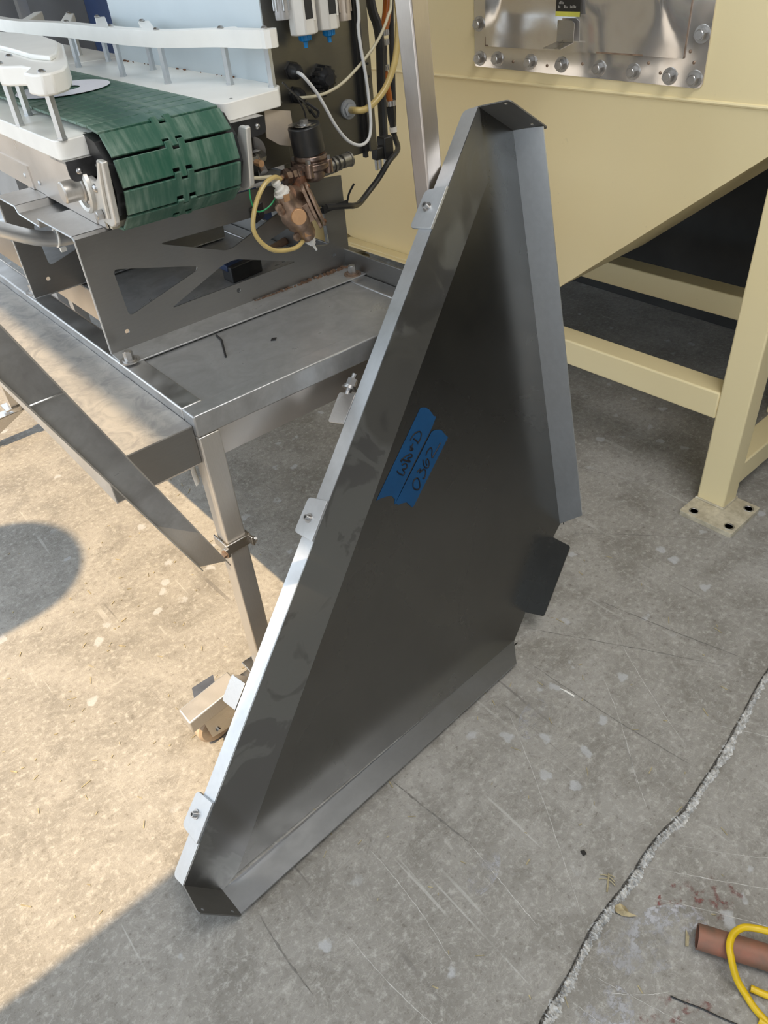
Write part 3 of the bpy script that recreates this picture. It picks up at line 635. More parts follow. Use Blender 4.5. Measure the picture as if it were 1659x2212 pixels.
# slats: interlocking outline, 5.8 cm pitch
SXL, SXR, PT = .622, .898, .0582
steps = [(SXL, 0), (.738, 0), (.738, .0125), (.753, .0125), (.753, -.006), (.768, -.006), (.768, .0125), (.783, .0125), (.783, 0), (SXR, 0)]
def slat_shape():
    gap = .0032
    lowe = [(x, s+gap) for x, s in steps]; upe = [(x, s+PT-gap*.4) for x, s in steps]
    return lowe + upe[::-1]
sl_me = None
def slat(p, q):
    """one slat from point p to q in the y-z plane (belt runs from q towards p)"""
    global sl_me
    p, q = V((0, *p)), V((0, *q)); d = (q-p).normalized(); n = V((1, 0, 0)).cross(d)
    if sl_me is None:
        mb = MB(); mb.prism([(x, s, 0) for x, s in slat_shape()], (0, 0, .006))
        o = con.part('belt_slat', mb, 'green', bevel=.0014); sl_me = o
        for vtx in o.data.vertices: vtx.co += con.base
    else:
        o = sl_me.copy(); COL.objects.link(o)
    mt = Mx((V((1, 0, 0)), d, n)).transposed().to_4x4(); mt.translation = p-con.base
    o.parent = con.o; o.matrix_parent_inverse = Mx(); o.matrix_basis = mt
cyc, czc, RR = 1.712, 1.343, .1035
ang = [86, 118.5, 151, 183.5, 216, 248.5, 281]
pts_ = [(cyc+RR*math.cos(math.radians(a)), czc+RR*math.sin(math.radians(a))) for a in ang]
y = pts_[0][0]; flat = [(y+i*PT, 1.4395) for i in range(31)]
pts_[0] = (y, 1.4405)
seq = flat[::-1] + pts_[1:]
seq = [(a, b) for a, b in seq]
for p, q in zip(seq[1:], seq): slat(p, q)
lp = MB(); lp.box((.606, 1.695, 1.243), (.872, 1.712, 1.262)); con.part('drip_lip', lp, 'cream_dirty')
# white guide boards
wt, wb = 1.4295, 1.392
gl = MB(); gl.prism(roundpoly([(.549, 1.714, wb), (.648, 1.722, wb), (.660, 1.77, wb), (.662, 1.90, wb), (.662, yE, wb), (.549, yE, wb)], [.022, .004, .02, .03, 0, 0]), (0, 0, wt-wb)); con.part('guide_board', gl, 'white', bevel=.002)
gr_ = MB(); gr_.prism(roundpoly([(.938, 1.722, wb), (1.11, 1.755, wb), (1.140, 1.80, wb), (1.170, 2.80, wb), (.940, 2.86, wb), (.932, 1.90, wb)], [.03, .006, .004, 0, 0, .05]), (0, 0, wt-wb)); con.part('guide_board', gr_, 'white', bevel=.002)
gf = MB(); gf.prism([(.938, 2.87, wb), (1.172, 2.81, wb), (1.19, yE, wb), (.938, yE, wb)], (0, 0, wt-wb)); con.part('guide_board', gf, 'white', bevel=.002)
for (x, y) in ((.622, 1.742), (.985, 1.765)):
    r_ = MB(); r_.button((x, y, wt-.003), (0, 0, 1), .0055); con.part('board_screw', r_, 'bolt')
for (x0, x1, s_) in ((.553, .640, 1), (.942, 1.03, 1)):
    bpz = MB(); bpz.prism(roundpoly([(x0, 1.703, 1.392), (x1, 1.703, 1.392), (x1, 1.703, 1.355), (x0, 1.703, 1.350)], [0, .004, .014, .018]), (0, .0035, 0)); bb = con.part('corner_bracket', bpz, 'black_metal')
    for xx, zz in ((x0+.022, 1.370), (x1-.022, 1.373)):
        r_ = MB(); r_.button((xx, 1.703, zz), (0, -1, 0), .0062); con.part('bracket_rivet', r_, 'bolt', parent=bb)
    bt = MB(); bt.box((x0, 1.706, 1.386), (x1, 1.80, 1.392)); con.part('bracket_leg', bt, 'steel', parent=bb)

# guide rails on hex standoffs (world frame)
def standoffs(th, lst, z1=1.513, ztop=1.55):
    for (x, y) in lst:
        s_ = MB(); s_.cyl((x, y, wt), (x, y, z1), .0095, seg=6, phase=.4); s_.cyl((x, y, wt), (x, y, wt+.004), .011, seg=6, phase=.4); so = th.part('standoff', s_, 'steel_flange')
        c_ = MB(); c_.lathe((x, y, ztop), (0, 0, 1), [(0, .0085), (.002, .0085), (.005, .006), (.006, .003), (.004, .0025), (.004, 0)], 12); th.part('screw', c_, 'bolt')
gr2 = Thing('guide_rail', 'white curved plastic guide rail on hex standoffs beside the pale cabinet', 'rail', (1.05, 2.2, wt))
F = [(1.118, 1.762), (1.104, 1.80), (1.086, 1.917), (1.045, 2.02), (1.015, 2.111), (1.003, 2.25), (1.003, 2.372), (1.006, 2.55), (1.010, 2.717), (.995, 2.90), (.985, 3.05), (1.0, 3.30), (1.03, 3.55)]
c_ = catmull([V((x, y, 0)) for x, y in F], 5); hwid = .0165; LA, LB = [], []
for i, p in enumerate(c_):
    dd = (c_[min(i+1, len(c_)-1)]-c_[max(i-1, 0)]).normalized(); nn_ = V((-dd.y, dd.x, 0)); LA.append(p+nn_*hwid); LB.append(p-nn_*hwid)
rail = MB()
cap = [c_[0]+V((math.cos(a)*hwid, math.sin(a)*hwid, 0)) for a in [math.radians(q) for q in (-30, -60, -90, -120, -150)]]
poly = LA[1:]+LB[:0:-1]+[V((1.138, 1.765, 0)), V((1.139, 1.752, 0)), V((1.130, 1.742, 0)), V((1.112, 1.740, 0)), V((1.100, 1.748, 0)), V((1.099, 1.765, 0))]
rail.prism([(p.x, p.y, 1.513) for p in poly], (0, 0, .037)); gr2.part('rail_bar', rail, 'white', bevel=.0025)
for (xa, ya, xb, yb_) in ((1.086, 1.905, 1.128, 1.925), (1.012, 2.15, 1.118, 2.40), (1.003, 2.42, 1.132, 2.735), (1.01, 2.72, 1.152, 3.03), (.99, 3.02, 1.15, 3.32)):
    a, b = V((xa, ya, 1.513)), V((xb, yb_, 1.513)); dd = (b-a).normalized(); n_ = V((-dd.y, dd.x, 0))*.0155
    f_ = MB(); f_.prism(roundpoly([a-n_, b-n_, b+n_, a+n_], [0, .014, .014, 0]), (0, 0, .036)); gr2.part('rail_arm', f_, 'white', bevel=.002)
standoffs(gr2, [(1.120, 1.775), (1.086, 1.917), (1.012, 2.111), (1.006, 2.372), (1.015, 2.717), (1.106, 2.385), (1.119, 2.725), (1.14, 3.01)])
gl2 = Thing('guide_rail', 'white rounded plastic guide rail on three standoffs at the left photo edge', 'rail', (.60, 1.9, wt))
o_ = [(.545, 1.715), (.555, 1.697), (.575, 1.692), (.607, 1.712), (.640, 1.775), (.670, 1.85), (.700, 1.935), (.735, 2.03), (.78, 2.15), (.812, 2.30), (.818, 2.45), (.80, 2.66), (.76, 2.9), (.56, 2.9), (.575, 2.2), (.575, 2.06), (.565, 2.0), (.552, 1.955), (.556, 1.92), (.580, 1.88), (.578, 1.82), (.545, 1.76)]
rl = MB(); rl.prism([(x, y, 1.512) for x, y in o_], (0, 0, .038)); gl2.part('rail_bar', rl, 'white', bevel=.004)
rl = MB(); rl.prism([(x, y, 1.550) for x, y in [(.640, 1.86), (.668, 1.90), (.71, 2.0), (.76, 2.13), (.79, 2.30), (.79, 2.5), (.76, 2.75), (.66, 2.75), (.66, 2.3), (.645, 2.1), (.63, 1.95)]], (0, 0, .010)); gl2.part('rail_cap', rl, 'white', bevel=.003)
standoffs(gl2, [(.568, 1.722), (.565, 1.965), (.622, 2.07), (.60, 2.45)])

# paper ring on the belt
pr = MB(); ring_o = [(.775+.118*math.cos(a), 2.225+.118*math.sin(a), 1.4485) for a in [2*math.pi*i/48 for i in range(48)]]; ring_i = [(.772+.045*math.cos(a), 2.225+.045*math.sin(a), 1.4485) for a in [2*math.pi*i/30 for i in range(30)]]
pr.prism(ring_o, (0, 0, .0008), [ring_i]); top('paper_ring', pr, 'paper', 'white paper ring with a round hole lying on the green belt', 'paper', smooth=0)

# ================================================================== cabinet
CF = 1.825
cab = Thing('control_cabinet', 'tall steel cabinet with pale left side and dark front beside the conveyor', 'cabinet', (1.29, 2.2, .956))
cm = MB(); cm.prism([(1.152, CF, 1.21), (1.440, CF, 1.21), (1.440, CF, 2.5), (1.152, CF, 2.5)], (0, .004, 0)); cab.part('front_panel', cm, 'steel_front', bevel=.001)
cm = MB(); cm.prism([(1.152, CF, 1.425), (1.165, 2.72, 1.425), (1.165, 2.72, 2.5), (1.152, CF, 2.5)], (-.004, 0, 0)); cab.part('side_panel', cm, 'cab_skylit', bevel=.001)
cm = MB(); cm.box((1.17, CF+.004, 1.215), (1.438, 2.715, 2.498)); cab.part('body', cm, 'white_grey')  # pale colour added to brighten what the hopper cover mirrors
cm = MB(); cm.box((1.425, 1.800, 1.216), (1.452, CF, 2.5)); cab.part('door_edge', cm, 'steel_front', bevel=.003)
cm = MB(); cm.box((1.416, 1.812, 1.20), (1.426, CF, 2.5)); cab.part('door_seal', cm, 'black')
cm = MB(); cm.box((1.15, 2.5, .956), (1.183, 2.7, 1.214)); cab.part('pedestal', cm, 'steel_cab')
cm = MB(); cm.box((.945, 1.80, 1.245), (1.16, 1.806, 1.388)); cab.part('lower_cover', cm, 'steel_front', bevel=.002)
cm = MB(); cm.box((1.04, 1.775, 1.21), (1.044, 1.80, 1.388)); cab.part('cover_return', cm, 'steel_cab')
for k, zz in enumerate((1.43, 1.40, 1.375)):
    cm = MB(); cm.cyl((1.4385, 1.7995, zz), (1.4385, 1.798, zz), .003, seg=10); cab.part('edge_hole', cm, 'dark_edge')
# sealant with rust spots at the foot of the pale side
sl = MB(); rnd = random.Random(11)
for i in range(18):
    y = 1.95+.72*rnd.random(); r = .0015+.003*rnd.random()
    sl.lathe((1.147, y, 1.430), (rnd.random()-.5, rnd.random()-.5, 1), [(0, r), (r*.8, r*.6), (r, 0)], 6)
cab.part('rust_specks', sl, M['rust'], kind='stuff')
def gland(x, z, r, ln, seg=10, mat='black'):
    g = MB(); g.cyl((x, CF, z), (x, CF-.008, z), r*1.25, seg=6); g.lathe((x, CF-.008, z), (-.25, -1, 0), [(0, r), (ln*.55, r), (ln*.75, r*.85), (ln, r*.55), (ln, 0)], seg); return g
cab.part('cable_gland', gland(1.213, 1.447, .018, .042, 12), 'black')
cab.part('cable_gland', gland(1.215, 1.392, .017, .040, 12), 'black')
cg = gland(1.300, 1.418, .027, .045, 14)
for i in range(12):
    a = 2*math.pi*i/12; cg.box((1.295+.027*math.cos(a)-.003, CF-.036, 1.418+.027*math.sin(a)-.003), (1.295+.027*math.cos(a)+.003, CF-.010, 1.418+.027*math.sin(a)+.003))
cg.cyl((1.288, CF-.05, 1.418), (1.286, CF-.058, 1.418), .012, seg=14)
cab.part('cable_gland', cg, 'black', label='large ribbed black cap')
hf = MB(); hf.cyl((1.378, CF, 1.330), (1.378, CF-.008, 1.330), .024, seg=24); hf.cyl((1.378, CF-.008, 1.33), (1.374, CF-.02, 1.33), .017, seg=6); cab.part('hose_fitting', hf, 'grey_paint')
st_ = MB(); st_.tube([(1.290, CF-.05, 1.405), (1.272, 1.77, 1.385), (1.250, 1.765, 1.395), (1.235, 1.775, 1.402)], .004, 6, smooth=4, flat=.35); cab.part('cap_strap', st_, 'black')
# pneumatic filters hanging at the top edge
def filt(name, x, yc, z0, mat, label, r=.036):
    t = Thing(name, label, 'air filter', (x, yc, z0), group='air filters on the cabinet front')
    b = MB(); oc = [(x+r*math.cos(a), yc+r*math.sin(a)*.85, z0) for a in [math.radians(22.5+45*i) for i in range(8)]]
    b.prism(oc, (0, 0, .40)); t.part('housing', b, mat, bevel=.003)
    s_ = MB(); s_.box((x-.011, yc-r*.85*.93, z0+.032), (x+.011, yc-r*.85*.80, z0+.30)); t.part('sight_slot', s_, 'dark_edge', label='dark sight slot')
    s_ = MB(); s_.box((x+.011, yc-r*.85*.95, z0+.028), (x+.017, yc-r*.85*.80, z0+.30)); t.part('slot_frame', s_, 'white_grey')
    d_ = MB(); d_.lathe((x, yc, z0), (0, 0, -1), [(0, .013), (.013, .013), (.016, .0055), (.028, .005), (.028, 0)], 10)
    for i in range(8):
        a = 2*math.pi*i/8; d_.box((x+.013*math.cos(a)-.002, yc+.013*math.sin(a)-.002, z0-.012), (x+.013*math.cos(a)+.002, yc+.013*math.sin(a)+.002, z0-.001))
    t.part('drain_knob', d_, 'blue', label='blue drain knob')
    bk = MB(); bk.box((x-.012, yc+r*.7, z0+.12), (x+.012, CF, z0+.20)); t.part('mount', bk, 'grey_paint')
    return t
filt('air_filter', 1.232, 1.775, 1.524, 'white_grey', 'left white air filter with blue drain knob on the dark cabinet front')
filt('air_filter', 1.312, 1.785, 1.524, 'white_grey', 'right white air filter with blue drain knob on the dark cabinet front', .031)
for x, yc, z0, lab in ((1.182, 1.785, 1.560, 'clear ribbed filter bowl left of the white air filters'), (1.373, 1.795, 1.535, 'smoky filter bowl right of the white air filters')):
    t = Thing('filter_bowl', lab, 'filter bowl', (x, yc, z0), group='filter bowls on the cabinet front')
    b = MB(); b.lathe((x, yc, z0), (0, 0, 1), [(0, .010), (0, .017), (.014, .0175), (.016, .0165), (.35, .0175)], 18); t.part('bowl', b, 'clear' if x < 1.3 else 'flap')
    for i in range(6):
        a = 2*math.pi*i/6+.3; r_ = MB(); r_.tube([(x+.018*math.cos(a), yc+.018*math.sin(a), z0+.018), (x+.018*math.cos(a), yc+.018*math.sin(a), z0+.33)], .0022, 6, smooth=1); t.part('rib', r_, 'steel_flange' if x < 1.3 else 'flap')
    bk = MB(); bk.box((x-.008, yc+.014, z0+.12), (x+.008, CF, z0+.16)); t.part('mount', bk, 'grey_paint')
fl = MB(); fl.prism([(1.066, 1.742, 1.393), (1.146, 1.752, 1.375), (1.146, 1.750, 1.330), (1.133, 1.750, 1.297), (1.094, 1.742, 1.309), (1.058, 1.738, 1.333)], (0, .003, 0))
top('beige_flap', fl, 'flap', 'bent beige sheet flap hanging under the white board corner', 'flap')
# cables and hoses
def cable(name, pts, r, mat, label, cat, seg=10, **kw):
    mb = MB(); mb.tube(pts, r, seg, smooth=5); return top(name, mb, mat, label, cat, **kw)
cable('signal_cable', [(1.203, 1.785, 1.447), (1.185, 1.745, 1.449), (1.189, 1.735, 1.441), (1.216, 1.735, 1.408), (1.239, 1.735, 1.370), (1.265, 1.735, 1.322), (1.302, 1.738, 1.278), (1.344, 1.74, 1.257), (1.376, 1.742, 1.266), (1.390, 1.745, 1.30), (1.394, 1.75, 1.355), (1.390, 1.75, 1.412), (1.382, 1.75, 1.47), (1.378, 1.75, 1.52), (1.383, 1.75, 1.58), (1.385, 1.78, 1.9)], .0042, 'cable_white', 'white cable drooping in a loop across the dark cabinet front', 'cable')
cable('signal_cable', [(1.205, 1.79, 1.391), (1.187, 1.765, 1.395), (1.23, 1.758, 1.392), (1.274, 1.758, 1.395), (1.329, 1.76, 1.41), (1.402, 1.76, 1.45), (1.453, 1.76, 1.489), (1.486, 1.76, 1.531), (1.505, 1.765, 1.57), (1.53, 1.78, 1.75), (1.45, 1.83, 2.1)], .0038, 'cable_cream', 'thin cream cable rising from the lower black gland', 'cable')
cable('drain_hose', [(1.374, 1.805, 1.330), (1.366, 1.772, 1.334), (1.385, 1.762, 1.333), (1.419, 1.76, 1.344), (1.461, 1.76, 1.372), (1.494, 1.76, 1.416), (1.509, 1.76, 1.456), (1.518, 1.76, 1.501), (1.519, 1.76, 1.562), (1.50, 1.78, 1.8)], .0085, 'hose', 'thick yellowed hose curving up from the cabinet fitting', 'hose', 12)
am = Thing('amber_tube', 'amber tube with fittings hanging between cabinet and square post', 'tube', (1.585, 1.90, 1.22))
mb = MB(); mb.tube([(1.62, 1.90, 1.75), (1.606, 1.9, 1.55), (1.586, 1.9, 1.483)], .0125, 12); am.part('hose_piece', mb, 'orange')
mb = MB(); mb.tube([(1.580, 1.9, 1.40), (1.578, 1.9, 1.385), (1.586, 1.9, 1.341), (1.591, 1.9, 1.304)], .0095, 12); am.part('hose_piece', mb, 'orange')
for (x, z, r) in ((1.583, 1.478, .015), (1.581, 1.455, .0155), (1.575, 1.394, .0155), (1.592, 1.300, .015)):
    mb = MB(); mb.cyl((x, 1.9, z-.007), (x, 1.9, z+.007), r, seg=16)
    for i in range(12): a = 2*math.pi*i/12; mb.cyl((x+r*math.cos(a), 1.9+r*math.sin(a), z-.006), (x+r*math.cos(a), 1.9+r*math.sin(a), z+.006), .002, seg=5)
    am.part('hose_clamp', mb, 'steel')
mb = MB(); mb.cyl((1.575, 1.9, 1.400), (1.578, 1.9, 1.448), .012, seg=8); mb.cyl((1.575, 1.9, 1.425), (1.552, 1.885, 1.427), .009, seg=8); am.part('tee_fitting', mb, 'black_metal')
mb = MB(); mb.cyl((1.592, 1.9, 1.292), (1.596, 1.9, 1.252), .0135, .012, seg=8); mb.cyl((1.596, 1.9, 1.252), (1.597, 1.9, 1.215), .0105, .007, seg=10); am.part('end_fitting', mb, 'black')
mb = MB(); mb.tube([(1.597, 1.9, 1.236), (1.598, 1.9, 1.222)], .0115, 10, smooth=1); am.part('tape_wrap', mb, 'white_grey')
cable('drop_cord', [(1.500, 1.88, 1.80), (1.529, 1.88, 1.559), (1.546, 1.88, 1.505), (1.552, 1.88, 1.45), (1.545, 1.88, 1.33), (1.525, 1.86, 1.20)], .013, 'black', 'thick black cord hanging along the right edge of the cabinet', 'cord')
cable('plug_lead', [(1.66, 1.93, 1.75), (1.64, 1.93, 1.50), (1.635, 1.93, 1.40), (1.620, 1.92, 1.27), (1.600, 1.90, 1.215), (1.56, 1.84, 1.19), (1.490, 1.80, 1.177), (1.447, 1.80, 1.14), (1.395, 1.79, 1.114), (1.343, 1.765, 1.103), (1.30, 1.735, 1.112), (1.262, 1.7125, 1.125), (1.190, 1.712, 1.140)], .008, 'black', 'black cord curving from the hanging plug to the bracket corner', 'cord')
pg = Thing('power_plug', 'black power plug hanging with bare prongs below the cabinet edge', 'plug', (1.493, 1.84, 1.15))
mb = MB(); mb.box((1.468, 1.828, 1.178), (1.500, 1.852, 1.212)); mb.box((1.496, 1.822, 1.175), (1.530, 1.858, 1.235)); pg.part('plug_body', mb, 'black', bevel=.004)
for x in (1.474, 1.488, 1.508): mb = MB(); mb.box((x-.0015, 1.835, 1.150), (x+.0035, 1.845, 1.178)); pg.part('prong', mb, 'steel')
zt = MB(); zt.box((1.150, 1.7085, 1.128), (1.262, 1.7105, 1.142)); zt.tube([(1.260, 1.708, 1.140), (1.265, 1.705, 1.158), (1.281, 1.700, 1.180)], .003, 6, smooth=3); zt.box((1.175, 1.703, 1.128), (1.186, 1.709, 1.148))
top('cable_tie', zt, 'black', 'black cable tie strapping the cord to the bracket', 'cable tie')
zt = MB(); zt.tube([(1.128, 1.742, 1.440), (1.150, 1.735, 1.415), (1.180, 1.735, 1.388), (1.196, 1.74, 1.362)], .005, 6, smooth=3, flat=.4); zt.tube([(1.150, 1.735, 1.415), (1.172, 1.73, 1.372), (1.176, 1.73, 1.31)], .002, 6, smooth=3); zt.tube([(1.185, 1.735, 1.388), (1.200, 1.73, 1.375), (1.215, 1.73, 1.362), (1.205, 1.73, 1.352), (1.190, 1.73, 1.372)], .0035, 6, smooth=3)
top('black_strap', zt, 'black', 'black strap and thin wire at the corner of the white board', 'strap')

# ================================================================== solenoid valve with strainer
vy = 1.685
va = Thing('solenoid_valve', 'corroded solenoid valve with black coil mounted below the dark cabinet', 'valve', (1.14, vy, 1.22))
mb = MB(); mb.cyl((1.142, vy, 1.288), (1.134, vy, 1.353), .040, seg=32); va.part('coil', mb, 'black', bevel=.003)
mb = MB(); mb.prism(roundpoly([(1.104, vy-.03, 1.3535), (1.166, vy-.03, 1.3535), (1.172, vy+.03, 1.3535), (1.098, vy+.03, 1.3535)], .025), (0, 0, .002)); va.part('coil_plate', mb, 'steel')
mb = MB(); mb.hexbolt((1.134, vy-.004, 1.355), (0, 0, 1), .011, .008, .017); va.part('coil_nut', mb, 'bolt')
mb = MB(); mb.lathe((1.143, vy, 1.289), (0, 0, -1), [(0, .034), (.004, .041), (.012, .043), (.018, .039), (.022, .046), (.034, .046), (.040, .036), (.058, .030), (.066, .020), (.066, 0)], 24)
for i in range(4):
    a = math.pi/4+math.pi/2*i; px, py = 1.143+.042*math.cos(a), vy+.042*math.sin(a); mb.cyl((px, py, 1.240), (px, py, 1.272), .011, seg=12)
va.part('valve_body', mb, 'brass', bevel=.001)
for i in range(4):
    a = math.pi/4+math.pi/2*i; px, py = 1.143+.042*math.cos(a), vy+.042*math.sin(a); b_ = MB(); b_.cyl((px, py, 1.272), (px, py, 1.281), .0075, seg=6); va.part('body_screw', b_, 'bolt')
mb = MB(); mb.lathe((1.143, vy, 1.291), (0, 0, -1), [(0, .036), (.006, .037), (.009, .033)], 20); va.part('rust_ring', mb, 'rust')
mb = MB(); mb.lathe((1.17, vy, 1.243), (1, 0, .05), [(0, .019), (.03, .019), (.031, .014), (.036, .014), (.037, .019), (.043, .019), (.045, .012), (.05, .012), (.052, .018), (.058, .018), (.06, .012), (.066, .012), (.068, .017), (.09, .017), (.091, .019), (.095, .019), (.095, .011), (.08, .010)], 18); va.part('outlet_nipple', mb, 'steel_cab')
mb = MB(); mb.lathe((1.110, vy, 1.247), (-1, 0, .05), [(0, .022), (.022, .022), (.023, .019), (.034, .019), (.035, .015), (.040, .015), (.041, .019), (.052, .019), (.055, .008), (.075, .006)], 8); va.part('inlet_fitting', mb, 'brass')
mb = MB(); mb.cyl((1.052, vy, 1.2505), (1.02, vy-.03, 1.256), .0055, seg=10); va.part('barb', mb, 'copper_plug')
mb = MB(); mb.cyl((1.100, vy, 1.25), (1.088, vy-.02, 1.20), .020, seg=12); va.part('stub_pipe', mb, 'rust')
# strainer hanging below, leaning
S0, S1 = V((1.026, 1.655, 1.225)), V((1.094, 1.665, 1.093)); sd_ = (S1-S0).normalized()
stn = Thing('strainer', 'tarnished bronze strainer body hanging below the solenoid valve', 'strainer', tuple(S1))
mb = MB(); mb.lathe(S0, sd_, [(0, .021), (.012, .024), (.020, .026), (.034, .027), (.042, .033), (.066, .037), (.092, .034), (.100, .028), (.118, .026), (.132, .024), (.142, .020)], 22)
mb.cyl(S0+sd_*.022+V((.01, 0, .01)), V((1.088, 1.672, 1.205)), .022, .020, seg=16)
stn.part('body', mb, 'bronze')
mb = MB(); c = S0+sd_*.066; fr = V((-.35, -1, .1)).normalized(); mb.cyl(c+fr*.020, c+fr*.044, .0205, .019, seg=24); stn.part('plug', mb, 'copper_plug', bevel=.001)
sx = V((.75, -.55, .42)).normalized(); mb = MB()
fa, fb = S0+sd_*.015+V((.040, -.022, .006)), S0+sd_*.112+V((.030, -.022, .012)); cm_ = (fa+fb)/2; ux = (fb-fa).normalized(); uy = ux.cross(sx).normalized()
fl_ = [cm_+ux*a_+uy*b_ for a_, b_ in ((-.062, -.010), (-.062, .010), (-.04, .014), (-.02, .024), (.02, .024), (.04, .014), (.062, .010), (.062, -.010), (.04, -.014), (.02, -.024), (-.02, -.024), (-.04, -.014))]
mb.prism(roundpoly(fl_, .008, 3), sx*.009); mb.prism(roundpoly([p+sx*.012 for p in fl_], .008, 3), sx*.007); mb.prism([cm_+ux*a_+uy*b_-sx*.03 for a_, b_ in ((-.025, -.018), (-.025, .018), (.025, .018), (.025, -.018))], sx*.03)
stn.part('flange', mb, 'bronze', bevel=.0015)
for e_ in (-.052, .052): mb = MB(); mb.dome(cm_+ux*e_+sx*.019, sx, .006); stn.part('flange_bolt', mb, 'rust')
for s_, e_ in ((.018, .016), (.030, .018), (.112, -.0)):
    mb = MB(); q = S0+sd_*s_+V((-.030, -.008, -.012)); mb.lathe(q, (0, -1, 0), [(0, .010), (.006, .010), (.008, .006), (.008, 0)], 12); stn.part('lug', mb, 'bronze')
mb = MB(); q = S0+sd_*.010+fr*.026; mb.box(q-V((.008, .001, .008)), q+V((.008, .001, .008))); stn.part('cast_mark', mb, 'copper_plug')
mb = MB(); q = S0+sd_*.122+fr*.025; mb.box(q-V((.009, .001, .009)), q+V((.009, .001, .009))); stn.part('cast_mark', mb, 'copper_plug')
mb = MB(); mb.lathe(S0+sd_*.140, sd_, [(0, .018), (.006, .018), (.008, .013), (.018, .013), (.020, .009), (.026, .009), (.028, .004), (.048, .003), (.048, 0)], 12); stn.part('drain_tip', mb, 'white_grey', label='white drain tip')
mb = MB(); mb.lathe(S0, -sd_, [(0, .021), (.005, .021), (.006, .014), (.014, .014), (.016, .008), (.024, .008), (.026, .011), (.034, .011), (.036, .006)], 12); stn.part('inlet_fitting', mb, 'white_grey')
cable('clear_tube', [(1.028, 1.657, 1.257), (1.005, 1.645, 1.268), (.971, 1.635, 1.263), (.940, 1.63, 1.236), (.921, 1.63, 1.199), (.916, 1.63, 1.168), (.931, 1.63, 1.136), (.96, 1.63, 1.11), (.999, 1.632, 1.098), (1.038, 1.64, 1.094), (1.080, 1.665, 1.101), (1.115, 1.695, 1.125), (1.128, 1.708, 1.150), (1.130, 1.712, 1.19)], .0056, 'hose', 'yellowed clear tube looping round the bronze strainer', 'tube', 10)
tf = Thing('tee_valve', 'small steel tee fitting on a washer left of the solenoid valve', 'fitting', (1.02, 1.77, 1.28))
mb = MB(); mb.lathe((1.045, 1.795, 1.298), (-.3, -1, 0), [(0, .034), (.003, .034), (.003, .012), (.04, .012)], 24); tf.part('washer', mb, 'steel_cab')
mb = MB(); mb.lathe((1.030, 1.745, 1.293), (-1, -.3, .0), [(-.016, .013), (.010, .014), (.012, .010), (.030, .010), (.030, .008), (.042, .008), (.042, 0)], 8); mb.cyl((1.028, 1.75, 1.285), (1.027, 1.725, 1.262), .011, seg=8); tf.part('body', mb, 'steel')
mb = MB(); mb.cyl((1.012, 1.705, 1.288), (1.012, 1.728, 1.288), .008, seg=12); tf.part('port', mb, 'copper_plug')
cable('green_wire', [(.930, 1.70, 1.32), (.938, 1.69, 1.295), (.948, 1.675, 1.259), (.945, 1.67, 1.229), (.951, 1.67, 1.203), (.965, 1.67, 1.194), (.990, 1.67, 1.198), (1.014, 1.672, 1.213), (1.022, 1.68, 1.23)], .002, 'green_wire', 'thin green earth wire hanging under the conveyor end', 'wire', 6)
cable('cream_wire', [(.93, 1.715, 1.272), (.985, 1.70, 1.262), (1.03, 1.70, 1.255)], .0045, 'cable_cream', 'short cream cable stub between belt end and strainer', 'cable', 8)
br = MB(); br.prism([(.965, 1.712, 1.19), (1.00, 1.712, 1.20), (1.0, 1.712, 1.165), (.972, 1.712, 1.155)], (0, .006, 0)); br.hexbolt((.985, 1.712, 1.178), (0, -1, 0), .006, .006, .009)
top('wire_clip', br, 'black_metal', 'dark clip holding the green wire on the saddle bracket', 'clip')

# ================================================================== things on the table
hk = MB(); hk.tube([(.757, 1.625, .9585), (.752, 1.592, .9585), (.712, 1.505, .9585)], .0026, 6, smooth=1); top('hex_key', hk, 'black', 'black bent hex key lying on the table shelf', 'hex key')
ch = MB(); ch.prism([(.833, 1.497, .956), (.842, 1.490, .956), (.852, 1.500, .956), (.842, 1.506, .956)], (0, 0, .002)); top('plastic_chip', ch, 'black', 'small black chip on the bare table shelf', 'chip')
brs = Thing('scrub_brush', 'blue and black scrub brush with brown handle lying under the bracket', 'brush', (1.04, 1.93, .956))
mb = MB(); mb.prism(roundpoly([(.965, 1.885, .956), (1.075, 1.90, .956), (1.075, 1.95, .956), (.965, 1.94, .956)], .006), (0, 0, .045)); brs.part('brush_head', mb, 'black', bevel=.004)
mb = MB(); mb.prism([(.962, 1.90, .985), (1.05, 1.92, .985), (1.05, 1.965, .985), (.962, 1.95, .985)], (0, 0, .02)); brs.part('brush_back', mb, 'navy', bevel=.004)
mb = MB(); mb.tube([(1.06, 1.93, .985), (1.12, 1.96, .980), (1.24, 2.02, .972)], .012, 10, smooth=3, flat=.6); brs.part('handle', mb, 'wood')
bl_ = MB(); bl_.prism([(1.03, 1.665, .9562), (1.16, 1.705, .9562), (1.183, 1.72, .9562), (1.16, 1.735, .9562), (1.05, 1.73, .9562)], (0, 0, .003)); top('blue_rag', bl_, 'navy', 'dark blue rag tucked below the bracket foot', 'rag')
cnd = Thing('flexible_conduit', 'pale grey flexible conduit passing through the saddle bracket', 'conduit', (.58, 2.0, 1.16))
mb = MB(); mb.tube([(.30, 1.99, 1.34), (.38, 1.99, 1.275), (.452, 1.99, 1.225), (.53, 1.99, 1.183), (.60, 1.99, 1.168), (.70, 2.0, 1.168), (.9, 2.02, 1.17)], .0185, 16, smooth=5); cnd.part('conduit_pipe', mb, 'steel_flange')
mb = MB(); mb.tube(circle3((.566, 1.99, 1.175), (1, 0, -.2), .021, 18), .003, 6, closed=True, smooth=1); mb.box((.560, 1.962, 1.146), (.574, 1.972, 1.156)); cnd.part('cable_tie', mb, 'white', label='white cable tie')

